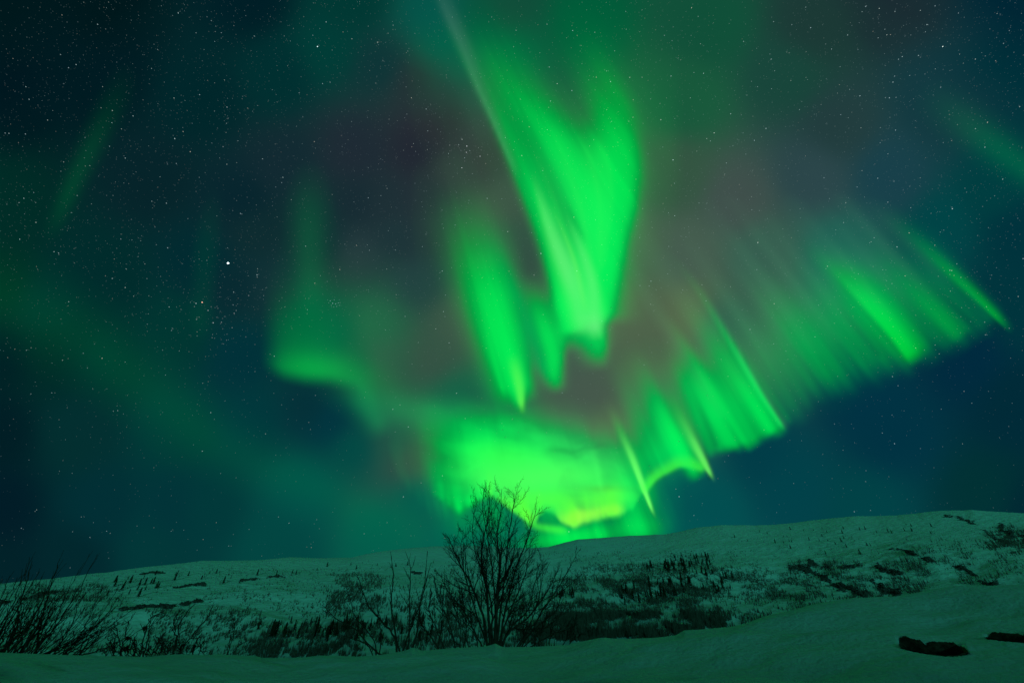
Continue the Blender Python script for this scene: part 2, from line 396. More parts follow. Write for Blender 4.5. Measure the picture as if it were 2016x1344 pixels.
def curtain(name, label, group, box, fn, dist, lean, step=4.0, cut=0.0012, top=0.85):
    """a sheet of glowing air. dist = distance of its foot, lean = how much farther its top stands"""
    x0, x1, y0, y1 = box
    xs = np.arange(x0, x1 + step, step); ys = np.arange(y0, y1 + step, step)
    X, Y = np.meshgrid(xs, ys, indexing='ij'); n, m = X.shape
    fx, fy = X.ravel(), Y.ravel()
    colr = np.clip(fn(fx, fy), 0, None)
    lm = colr.max(1) + 1e-9; hi = 0.5 + (top - 0.5) * (1 - np.exp(-(lm - 0.5) / (top - 0.5)))
    colr = colr * np.where(lm > 0.5, hi / lm, 1)[:, None]
    edge = np.minimum(np.minimum(fx - x0, x1 - fx), np.minimum(fy - y0, y1 - fy))
    colr = colr * sstep(0, 45, edge)[:, None]
    v = (fy - y0) / (y1 - y0)
    dd = dist * (1 + lean * (1 - v)) * (1 + 0.06 * np.sin((fx - x0) / (x1 - x0) * 7.0) + 0.02 * np.sin(fx / 37.0))
    dx, dy, dz = px_dir(fx, fy); ln = np.sqrt(dx * dx + dy * dy + dz * dz)
    V = np.stack([dx / ln * dd, dy / ln * dd, dz / ln * dd + H], -1)
    lum = colr.max(1)
    # fade the very margin away so that the sheet has no edge
    colr *= sstep(cut * 0.5, cut * 4, lum)[:, None]
    i = np.arange(n - 1)[:, None]; j = np.arange(m - 1)[None, :]
    Fq = np.stack([i * m + j, i * m + j + 1, (i + 1) * m + j + 1, (i + 1) * m + j], -1).reshape(-1, 4)
    keep = lum[Fq].max(1) > cut * 0.6
    Fq = Fq[keep]
    used = np.unique(Fq); remap = np.full(len(V), -1); remap[used] = np.arange(len(used))
    o = mesh_from(name, V[used], remap[Fq], M_GLOW, smooth=True, cols=colr[used])
    return tag(o, label, 'aurora', group)
AG = 'northern lights in the sky'

def f_swirl(x, y):
    S = lambda *a, **k: stroke(x, y, *a, **k)
    one = np.ones(3)
    c = np.zeros((len(x), 3))
    # veil behind everything
    c += S([(1165,690),(1150,560),(1120,430),(1060,300),(960,160),(880,40)], (22,100), .10, TEAL, rise=.06, fall=.35)
    # left strip with its crisp left edge
    c += S([(1125,650),(1098,560),(1073,475),(1043,395),(1008,310),(973,230),(940,165),(905,100)], (12,6), .46, GREEN, rise=.03, fall=.10, wr=(30,36))
    c += S([(1140,640),(1108,540),(1084,460),(1058,400),(1030,340)], (15,7), .30, GREEN, rise=.05, fall=.35, wr=(20,12))
    # great body
    c += S([(1165,620),(1175,500),(1165,410),(1120,315),(1065,235),(1010,165),(960,95)], (30,22), .46, GREEN, rise=.05, fall=.40, wr=(36,40))
    c += S([(1150,420),(1110,325),(1066,250),(1025,195)], (18,14), .20, GREEN, rise=.3, fall=.5, wr=(30,20))
    # right lobe, soft on its inner side and firmer outside
    c += S([(1178,620),(1200,500),(1222,400),(1228,320),(1208,220),(1160,120)], (60,40), .46, GREEN, rise=.08, fall=.36, wr=(17,30), sharp=2.6)
    c += S([(1200,440),(1205,350),(1190,250),(1150,170)], (44,40), .16, GREEN, rise=.3, fall=.4, wr=(30,36))
    c += S([(1230,380),(1225,240),(1170,120),(1090,50)], (70,60), .055, GREEN, rise=.3, fall=.4)
    c += blob(x, y, 1170, 400, 60, 130, .10, GREEN, -.1)
    c += S([(1110,460),(1062,350),(1018,262),(975,185),(930,110)], (18,18), .15, GREEN, rise=.3, fall=.4, wr=(20,24))
    # pale core
    c += S([(1150,640),(1128,570),(1100,500),(1078,440),(1056,368)], (13,4), .40, PALE * [3.6,1,3.2], rise=.12, fall=.35, wr=(20,6))
    c += S([(1172,655),(1168,570),(1150,505),(1122,440)], (10,5), .30, PALE * [3.2,1,3.0], rise=.12, fall=.4, wr=(10,5))
    c += S([(1150,600),(1132,520),(1108,455),(1090,415)], (4,2.5), .22, PALE * [2.4,1,1], rise=.2, fall=.4)
    for k in range(9):                                           # fine slanting rays inside the sheet
        q = k * 15
        c += S([(1150 + q * .35, 560 - q * .5), (1105 + q * .8, 430 - q * .6), (1050 + q * .9, 290 - q * .7)], (4, 7), .05 + .05 * (k % 3 == 0), PALE, rise=.3, fall=.4)
    # lower skirt: three teeth with soft dark arches between them
    c += S([(1182,700),(1176,640),(1160,560)], (20,30), .42, GREEN, rise=.35, fall=.3, wr=(10,15))
    c += S([(1130,668),(1122,625),(1105,560)], (26,26), .34, GREEN, rise=.4, fall=.3, wr=(26,26))
    c += S([(1094,752),(1084,690),(1066,630),(1040,560)], (12,14), .56, GREEN, rise=.22, fall=.4, wr=(11,18))
    c += S([(1102,715),(1105,650),(1100,590)], (12,16), .20, GREEN, rise=.3, fall=.3, wr=(7,12))
    c += S([(1072,740),(1048,660),(1012,560),(980,480)], (9,14), .17, TEAL, rise=.16, fall=.35)
    c += S([(1050,720),(1030,660),(1005,600)], (8,10), .09, TEAL, rise=.3, fall=.35)
    # grey ray on the edge
    c += S([(1010,330),(975,245),(945,180),(915,100),(880,20),(860,-40)], (3.5,9), .045, GREY * [1.0,1,1], rise=.12, fall=.7, wr=(6,12))
    # darker lanes
    lane = stroke(x, y, [(1120,445),(1078,355),(1040,285),(1000,215),(975,170)], (8,11), 1.0, one, rise=.15, fall=.6)[:, 0]
    lane2 = stroke(x, y, [(1150,470),(1125,420),(1108,385)], (5,7), 1.0, one, rise=.3, fall=.4)[:, 0]
    lane3 = stroke(x, y, [(1160,260),(1125,190),(1085,120),(1060,60)], (20,34), 1.0, one, rise=.4, fall=.5, wr=(24,36))[:, 0]
    c *= (1 - 0.10 * lane)[:, None] * (1 - 0.22 * lane2)[:, None] * (1 - 0.50 * lane3)[:, None]
    return c * (streaks(x, y, 0.26, 42, 3) * (1 + .10 * fbm(x / 120., y / 120., 3)))[:, None]
curtain('aurora_swirl', 'tall bright green aurora swirl with a pale core, highest in the sky', AG, (780,1360,-60,800), f_swirl, 30000, .35, step=3.5)

def f_tongue(x, y):
    S = lambda *a, **k: stroke(x, y, *a, **k)
    c = S([(1015,775),(988,690),(962,610),(942,540),(928,480),(915,400)], (25,34), .60, GREEN, rise=.12, fall=.28, wr=(22,46))
    c += S([(1022,798),(1012,730),(990,660),(968,580),(950,510)], (7,24), .34, GREEN, rise=.10, fall=.5, wr=(8,24))
    c += S([(1027,800),(1021,757),(1009,705)], (3.5,7), .50, PALE * [2,1,.5], rise=.30, fall=.35, wr=(4,8))
    c += S([(992,772),(972,705),(950,630)], (4,11), .20, GREEN, rise=.18, fall=.4, wr=(5,10))
    c += S([(1042,770),(1025,690),(1000,600),(975,520)], (8,14), .14, GREEN, rise=.15, fall=.4)
    c += S([(960,520),(915,400),(880,300)], (34,60), .030, MURK, rise=.2, fall=.4)
    c += S([(1000,600),(975,520),(950,440)], (20,30), .06, TEAL, rise=.3, fall=.4)
    c += blob(x, y, 950, 640, 60, 130, .02, GREEN, -0.35)
    return c * streaks(x, y, 0.32, 46, 8)[:, None]
curtain('aurora_tongue', 'narrow green aurora tongue pointing down left of the big swirl', AG, (780,1130,240,860), f_tongue, 33000, .3, step=3.5)

def f_patch(x, y):
    S = lambda *a, **k: stroke(x, y, *a, **k)
    c = blob(x, y, 603, 728, 52, 22, .17, GREEN * [0,1,.5], 0.12)
    c += blob(x, y, 590, 680, 50, 60, .075, GREEN)
    c += blob(x, y, 680, 650, 85, 70, .060, TEAL)
    c += blob(x, y, 680, 735, 60, 26, .10, GREEN, 0.3)
    cut = 1 - sstep(-24, 16, y - np.interp(x, [500,560,600,650,700,760,820], [718,744,752,755,768,835,900]))
    left = sstep(505, 560, x - 0.0 * y)
    c *= (cut * left)[:, None]
    c += S([(752,842),(722,800),(700,760),(690,740)], (16,18), .085, TEAL, rise=.3, fall=.5, wr=(16,18))
    c += blob(x, y, 775, 800, 62, 22, .075, TEAL, 0.25) + blob(x, y, 850, 810, 60, 26, .05, TEAL, .2)
    c += S([(612,600),(610,480),(608,330)], (22,24), .045, TEAL, rise=.3, fall=.4)
    c += S([(395,640),(405,500),(425,360)], (16,18), .012, TEAL, rise=.3, fall=.4)
    return c * streaks(x, y, 0.10, 30, 5)[:, None]
curtain('aurora_patch', 'dim green aurora patch left of centre with a flat lower edge', AG, (330,960,240,930), f_patch, 34000, .25, step=4.5)

def f_arc(x, y):
    S = lambda *a, **k: stroke(x, y, *a, **k)
    c = blob(x, y, 925, 885, 70, 40, .34, GREEN, .12)
    c += blob(x, y, 1040, 915, 120, 48, .42, GREEN, .14)
    c += blob(x, y, 1120, 955, 120, 46, .34, GREEN, .10)
    c += blob(x, y, 885, 950, 34, 60, .26, GREEN, -.35)
    c += blob(x, y, 960, 930, 60, 60, .22, GREEN, 0)
    c += blob(x, y, 1000, 846, 150, 26, .10, TEAL, .12)
    c += blob(x, y, 1160, 890, 90, 30, .06, MURK, .3)
    # pale interior
    c += blob(x, y, 985, 898, 42, 18, .26, LIME * [1.2,1,1], .1)
    c += blob(x, y, 1080, 930, 66, 22, .34, PALE * [1.6,1,.8], .12)
    c += blob(x, y, 985, 945, 46, 22, .34, PALE * [1.5,1,.6], .25)
    c += blob(x, y, 1070, 945, 70, 16, .22, PALE * [1.5,1,.5], -.02)
    c += blob(x, y, 1140, 978, 80, 14, .34, LIME * [1.8,1,1], -.04)
    c += S([(1010,985),(1065,985),(1110,982)], 12, .36, LIME * [1.6,1,1], rise=.4, fall=1.5)
    # yellow lower border, folded
    c += S([(985,985),(1015,1003),(1040,1018),(1052,1030)], 8, .45, LIME * [2.0,1,1], rise=.3, fall=1.5)
    c += S([(1035,1005),(1048,1022)], 9, .35, LIME * [2.4,1,1], rise=.5, fall=1.5)
    c += blob(x, y, 1127, 1023, 13, 10, .8, YEL * [1.5,1,1])
    c += blob(x, y, 1150, 1015, 16, 8, .4, YEL * [1.4,1,1])
    c += S([(1128,1012),(1160,1012),(1195,1004),(1222,1002)], 7, .50, YEL * [1.3,1,1], rise=.2, fall=1.5)
    c += S([(1115,998),(1165,990),(1215,978)], 12, .25, LIME * [3,1,1], rise=.3, fall=1.5)
    c += blob(x, y, 1212, 985, 14, 24, .30, LIME * [1.6,1,1])
    c += S([(905,1006),(900,975),(892,930)], (7,16), .45, GREEN, rise=.25, fall=.3, wr=(6,14))
    c += S([(928,990),(922,950),(912,900)], (9,14), .16, GREEN, rise=.25, fall=.3)
    c -= blob(x, y, 1185, 962, 42, 6, .26, GREEN, .02) + blob(x, y, 1020, 968, 36, 6, .12, GREEN, .05) + blob(x, y, 905, 935, 16, 26, .10, GREEN)
    c = np.clip(c, 0, None)
    rr_ = np.random.RandomState(9)
    for k in range(64):                                          # short rays standing on the folded lower border
        ux = rr_.uniform(850, 1230); lim_ = np.interp(ux, [850,903,940,965,1010,1045,1075,1108,1130,1200,1230], [972,1010,978,974,1004,1024,1008,1026,1030,1010,1004])
        hh = rr_.uniform(18, 60); ww = rr_.uniform(2.0, 5)
        g_ = rr_.uniform(.10, .38) * (1.0 if ux > 980 else .6)
        cc_ = (YEL * [rr_.uniform(.6, 1.4), 1, 1]) if (ux > 1100 and hh < 40) else (LIME * [1.5, 1, 1] if ux > 960 else GREEN)
        c += S([(ux + 3, lim_ + 2), (ux, lim_ - hh * .5), (ux - 5, lim_ - hh)], (ww, ww * 1.5), g_, cc_, rise=.3, fall=.3)
    wx = 26 * fbm(x / 70.0, y / 50.0, 2)
    fine = streaks(x, y, 0.38, 38, 11) * np.clip(1 + 0.36 * fbm((x + wx) / 62.0, (y + wx * .8 - x * .12) / 34.0, 3), .4, 1.5)
    c *= fine[:, None]
    # lower boundary of the arc
    bx = [780,815,850,880,903,925,945,965,985,1010,1040,1055,1062,1075,1095,1108,1130,1160,1200,1228,1245,1262,1300]
    by = [880,940,975,1000,1012,1000,984,974,986,1006,1030,1030,1012,1006,1012,1028,1036,1028,1018,1014,1000,975,950]
    lim = np.interp(x, bx, by)
    soft = np.interp(x, [800,880,950,1000,1300], [26,16,12,8,9])
    lim = lim + 5 * fbm(x / 13.0, x * 0 + 2.5, 3) * sstep(1040, 1110, x)
    m = 1 - sstep(-soft * .9, soft, y - lim)
    left = sstep(770, 965, x + (y - 900) * -0.45)
    right = 1 - sstep(1225, 1275, x - (y - 950) * .35)
    c *= (m * left * right)[:, None]
    # dim curtain hanging behind, down to the hill
    d = S([(1290,1040),(1200,1046),(1120,1050),(1060,1048)], 18, .20, GREEN, rise=.3, fall=1.5)
    d += blob(x, y, 1130, 1060, 60, 12, .42, GREEN * [0,1,.6], -.12)
    d += S([(1110,1044),(1070,1038),(1040,1030)], 5, .35, LIME, rise=.3, fall=1.5)
    d += blob(x, y, 1245, 1000, 32, 45, .20, GREEN) + blob(x, y, 1190, 1030, 60, 20, .14, GREEN)
    d += blob(x, y, 1080, 1008, 26, 12, .16, GREEN) + blob(x, y, 1150, 990, 170, 60, .05, TEAL)
    d += blob(x, y, 925, 1012, 40, 30, .06, GREEN) + blob(x, y, 965, 1005, 38, 30, .10, GREEN)
    for k, (u, v, h_, g_) in enumerate([(845,1000,150,.05),(828,985,140,.035),(862,1004,150,.07),(806,960,130,.03),(790,940,110,.022),(878,1008,120,.07)]):
        d += S([(u, v), (u - 16, v - h_ * .5), (u - 26, v - h_)], (5, 9), g_, TEAL, rise=.25, fall=.3)
    d *= streaks(x, y, .8, 46, 14)[:, None]
    return c + d
curtain('aurora_arc', 'brightest yellow-green aurora arc glowing low above the hill behind the birch', AG, (740,1360,760,1130), f_arc, 40000, .2, step=3.0, top=1.0)

def f_rays(x, y):
    S = lambda *a, **k: stroke(x, y, *a, **k)
    c = S([(1284,1004),(1266,958),(1246,905),(1224,855),(1200,800)], (1.4,7), .50, PALE * [2.0,1,1.2], rise=.16, fall=.28, wr=(2.2,7), curve=1.5)
    c += S([(1281,1000),(1262,948),(1242,895)], (1.5,4), .42, PALE * [2.2,1,.8], rise=.2, fall=.4, wr=(2,4))
    c += S([(1284,992),(1262,930),(1236,860),(1215,800)], (9,22), .13, GREEN, rise=.2, fall=.35)
    c += S([(1268,966),(1290,940),(1318,923),(1345,911),(1385,922)], (8,9), .50, LIME, rise=.1, fall=1.5, wr=(4,5))
    c += blob(x, y, 1320, 895, 45, 22, .16, GREEN, -.35)
    c += S([(1268,960),(1250,890),(1230,810)], (18,24), .07, GREEN, rise=.2, fall=.3)
    c += S([(1400,936),(1383,903),(1366,868),(1345,825),(1318,775)], (1.8,11), .50, PALE * [1.6,1,1.0], rise=.15, fall=.20, wr=(3,10), curve=1.3)
    c += S([(1397,932),(1378,895),(1360,862)], (2.5,6), .42, PALE * [2.0,1,.9], rise=.25, fall=.35, wr=(3.5,6))
    c += S([(1370,936),(1352,900),(1325,845),(1290,770)], (9,18), .42, GREEN * [0,1,.8], rise=.12, fall=.2, wr=(12,18))
    c += S([(1345,915),(1335,880),(1318,830)], (9,14), .22, GREEN, rise=.2, fall=.3)
    c += S([(1310,920),(1300,865),(1280,790)], (14,20), .12, GREEN, rise=.2, fall=.3)
    c += S([(1184,965),(1172,905),(1158,850)], (4,7), .09, PALE, rise=.2, fall=.3)
    for k, (u, v, g_) in enumerate([(1296,934,.10),(1308,926,.16),(1322,919,.12),(1334,914,.2),(1348,914,.22),(1360,920,.2),(1384,926,.12)]):
        c += S([(u, v), (u - 28, v - 62), (u - 62, v - 140), (u - 90, v - 210)], (5, 10), g_, GREEN * [0,1,1.3], rise=.1, fall=.15)
    c += blob(x, y, 1300, 850, 34, 60, .07, TEAL, -.4) + blob(x, y, 1238, 950, 22, 46, .16, GREEN, -.3) + blob(x, y, 1300, 882, 40, 34, .08, GREEN, -.3)
    c += S([(1330,800),(1300,730),(1270,660)], (30,40), .035, TEAL, rise=.4, fall=.4)
    return c * streaks(x, y, 0.22, 64, 21)[:, None]
curtain('aurora_rays', 'thin pale aurora rays standing just right of the bright arc', AG, (1100,1460,640,1050), f_rays, 38000, .3, step=2.6)

def f_band(x, y):
    c = np.zeros((len(x), 3))
    fx = [1395,1415,1440,1475,1500,1520,1545,1570,1600,1640,1680,1730,1780,1830,1880,1915,1950,1985]
    fy = [ 895, 880, 880, 876, 858, 850, 842, 806, 776, 754, 742, 724, 706, 685, 668, 652, 640, 628]
    gg = [.08, .40, .44, .38, .34, .38, .15, .12, .11, .12, .10, .10, .14, .10, .10, .07, .03, .01]
    ll = [ 170, 210, 240, 260, 270, 280, 240, 230, 230, 240, 250, 260, 270, 260, 250, 230, 210, 200]
    zx, zy = 620.0, -620.0
    u = 1400.0; k = 0
    rnd = np.random.RandomState(5)
    while u < 1962:
        v = np.interp(u, fx, fy); L = np.interp(u, fx, ll) * rnd.uniform(.75, 1.15); G = np.interp(u, fx, gg) * rnd.uniform(.6, 1.4)
        dx, dy = zx - u, zy - v; n = math.hypot(dx, dy); dx /= n; dy /= n
        slope = np.interp(u, [1400,1550,1750,1980], [1.75,1.45,1.25,.88])
        dx, dy = -1 / math.hypot(1, slope), -slope / math.hypot(1, slope)
        px_, py_ = -dy, dx
        w = rnd.uniform(6, 11)
        p = [(u, v + rnd.uniform(-4, 4)), (u + dx * L * .5 + px_ * 3, v + dy * L * .5 + py_ * 3), (u + dx * L + px_ * 2, v + dy * L + py_ * 2)]
        cg = GREEN if u < 1560 or 1740 < u < 1800 else GREEN * [0,1,1.3]
        c += stroke(x, y, p, (w * .8, w * 1.5), G * .60, cg, rise=(.10 if u < 1560 else .24), fall=.12, curve=1.0)
        u += 9.0; k += 1
    # broad veil that gives the band its body
    S = lambda *a, **k: stroke(x, y, *a, **k)
    c += S([(1560,700),(1640,650),(1740,600),(1850,560)], 62, .050, TEAL, rise=.3, fall=1.5)
    c += S([(1470,760),(1560,690),(1660,620),(1760,560)], 50, .045, TEAL, rise=.3, fall=1.5)
    c += S([(1400,830),(1380,780),(1350,700)], 34, .09, TEAL, rise=.3, fall=.4)
    # single rays that stand out
    c += S([(1540,840),(1500,780),(1460,710),(1415,635),(1375,570),(1335,520)], (4,8), .34, GREEN * [0,1,1.4], rise=.06, fall=.12, wr=(3,7), curve=1.3)
    c += S([(1545,838),(1460,705),(1390,590)], (5,8), .025, GREY, rise=.06, fall=.3, wr=(5,6))
    c += S([(1518,852),(1490,805),(1450,740)], (9,10), .30, GREEN, rise=.1, fall=.2)
    c += S([(1450,878),(1410,800),(1370,730)], (22,18), .16, GREEN, rise=.08, fall=.25, wr=(18,14))
    c += S([(1792,708),(1755,655),(1707,600),(1655,545),(1600,495)], (6,9), .40, GREEN * [0,1,.35], rise=.10, fall=.20, wr=(22,20), curve=1.2)
    c += S([(1890,662),(1850,615),(1800,560)], (18,18), .09, GREEN, rise=.12, fall=.25)
    c += S([(1975,638),(1930,592),(1870,535),(1800,470),(1730,410)], (3,14), .24, GREEN * [0,1,.5], rise=.14, fall=.10, wr=(7,14), curve=1.4)
    c += S([(1950,630),(1880,560),(1800,480)], (16,22), .06, TEAL, rise=.1, fall=.3)
    for k in range(13):                                          # long faint rays reaching far up the sky
        u = 1330 + k * 38 + rnd.uniform(-12, 12); v = np.interp(u, [1330, 1540, 1800, 1950], [690, 560, 470, 430])
        sl = np.interp(u, [1330, 1900], [1.6, .9]); L = rnd.uniform(190, 330)
        c += S([(u + 60, v + 60 * sl), (u, v), (u - L * .5, v - L * .5 * sl)], (8, 13), rnd.uniform(.012, .030), GREY * [.5, 1, .6], rise=.35, fall=.3)
    # dark lanes between the groups
    ln = stroke(x, y, [(1412,880),(1385,820),(1350,750)], (6,7), 1, np.ones(3), rise=.1, fall=.3)[:, 0]
    ln2 = stroke(x, y, [(1730,700),(1680,640),(1620,570)], (5,6), 1, np.ones(3), rise=.1, fall=.3)[:, 0]
    ln3 = stroke(x, y, [(1915,640),(1860,590),(1790,520)], (7,9), 1, np.ones(3), rise=.1, fall=.3)[:, 0]
    c *= ((1 - .5 * ln) * (1 - .25 * ln2) * (1 - .3 * ln3))[:, None]
    return c * streaks(x, y, 0.22, 60, 2)[:, None]
curtain('aurora_band', 'long fan of slanting green aurora rays on the right side of the sky', AG, (1230,2040,360,950), f_band, 36000, .35, step=3.2)

def f_left(x, y):
    c = stroke(x, y, [(118,420),(150,350),(185,280),(225,200),(250,140)], (12,20), .028, TEAL * [0,1,.8], rise=.35, fall=.3)
    return c
curtain('aurora_streak', 'faint lone green aurora streak slanting at the upper left', AG, (20,340,60,520), f_left, 30000, .3, step=7, cut=.0006)
def f_lowband(x, y):
    c = stroke(x, y, [(-60,560),(120,640),(260,740),(400,850),(520,915),(640,965),(760,1020)], (52,30), .022, TEAL * [0,1,.7], rise=.35, fall=1.5)
    return c
curtain('aurora_haze_band', 'broad dim green aurora band sloping down across the lower left sky', AG, (-120,860,430,1130), f_lowband, 36000, .1, step=9, cut=.0006)
def f_right(x, y):
    return stroke(x, y, [(2080,375),(2010,325),(1950,280),(1890,235),(1830,190)], (20,26), .055, TEAL * [0,1,.8], rise=.2, fall=.4)
curtain('aurora_streak', 'faint green aurora streak cut by the right edge of the sky', AG, (1740,2130,100,460), f_right, 30000, .3, step=7, cut=.0006)

R_SKY = 62000.0
els = np.radians(np.concatenate([np.arange(-8, 60, 0.55), np.arange(60, 90.01, 1.2)]))
azs = np.radians(np.concatenate([np.arange(-66, 66, 0.55), np.arange(66, 294, 4.0)]))
A, E = np.meshgrid(azs, els, indexing='ij')
D = np.stack([np.sin(A) * np.cos(E), np.cos(A) * np.cos(E), np.sin(E)], -1).reshape(-1, 3)
fwd = D[:, 1] * math.cos(PITCH) + D[:, 2] * math.sin(PITCH)
fc = np.clip(fwd, 0.28, None)
sx = np.clip(1008 + F * D[:, 0] / fc, -900, 2900); sy = np.clip(672 - F * (-D[:, 1] * math.sin(PITCH) + D[:, 2] * math.cos(PITCH)) / fc, -900, 1700)
col = base_sky(sx, sy)
REAR = s2l((1, 20, 19))                                        # unseen sky behind the viewer, dim level chosen for the snow light
k = (1 - sstep(0.10, 0.42, fwd))[:, None]
col = col * (1 - k) + REAR * k
# faint mottling of the night air
def glow_total(x, y):
    return sum(f(x, y)[:, 1] for f in (f_swirl, f_tongue, f_arc, f_rays, f_band))
gt = glow_total(sx, sy); gt = np.where(fwd > 0.3, gt, 0)
kk = sstep(0.03, 0.32, gt)[:, None]
col *= 1 - kk * np.array([0.97, 0.25, 0.45])
col *= (1 + 0.06 * fbm(D[:, 0] * 5 + 9, D[:, 2] * 5 + D[:, 1] * 2, 3))[:, None]
n, m = A.shape
i = np.arange(n)[:, None]; j = np.arange(m - 1)[None, :]; i2 = (i + 1) % n
Fq = np.stack([i * m + j, i2 * m + j, i2 * m + j + 1, i * m + j + 1], -1).reshape(-1, 4)
g = mesh_from('sky', D * R_SKY, Fq, M_GLOW, smooth=True, cols=col); tag(g, 'dark teal night sky', kind='structure')

# ------------------------------------------------------------------ stars
def star_mesh(name, pts, parent=None):
    """pts: (x, y, radius in render pixels, r, g, b). Small eight-sided bodies far out"""
    o6 = np.array([(1,0,0),(-1,0,0),(0,1,0),(0,-1,0),(0,0,1),(0,0,-1)], float)
    f8 = np.array([(0,2,4),(2,1,4),(1,3,4),(3,0,4),(2,0,5),(1,2,5),(3,1,5),(0,3,5)])
    P = np.asarray(pts, float)
    dx, dy, dz = px_dir(P[:, 0], P[:, 1]); ln = np.sqrt(dx * dx + dy * dy + dz * dz)
    R = 57000.0
    ctr = np.stack([dx / ln, dy / ln, dz / ln], -1) * R
    rad = P[:, 2] * (R / ln) / (F * 1024 / 2016) * 1.0
    V = (ctr[:, None, :] + o6[None] * rad[:, None, None]).reshape(-1, 3)
    Fc = (f8[None] + (np.arange(len(P)) * 6)[:, None, None]).reshape(-1, 3)
    cc = np.repeat(P[:, 3:6], 6, axis=0)
    return mesh_from(name, V, Fc, M_GLOW, parent=parent, cols=cc)
rnd = np.random.RandomState(11)
WHITE = (0.80, 0.95, 1.0)
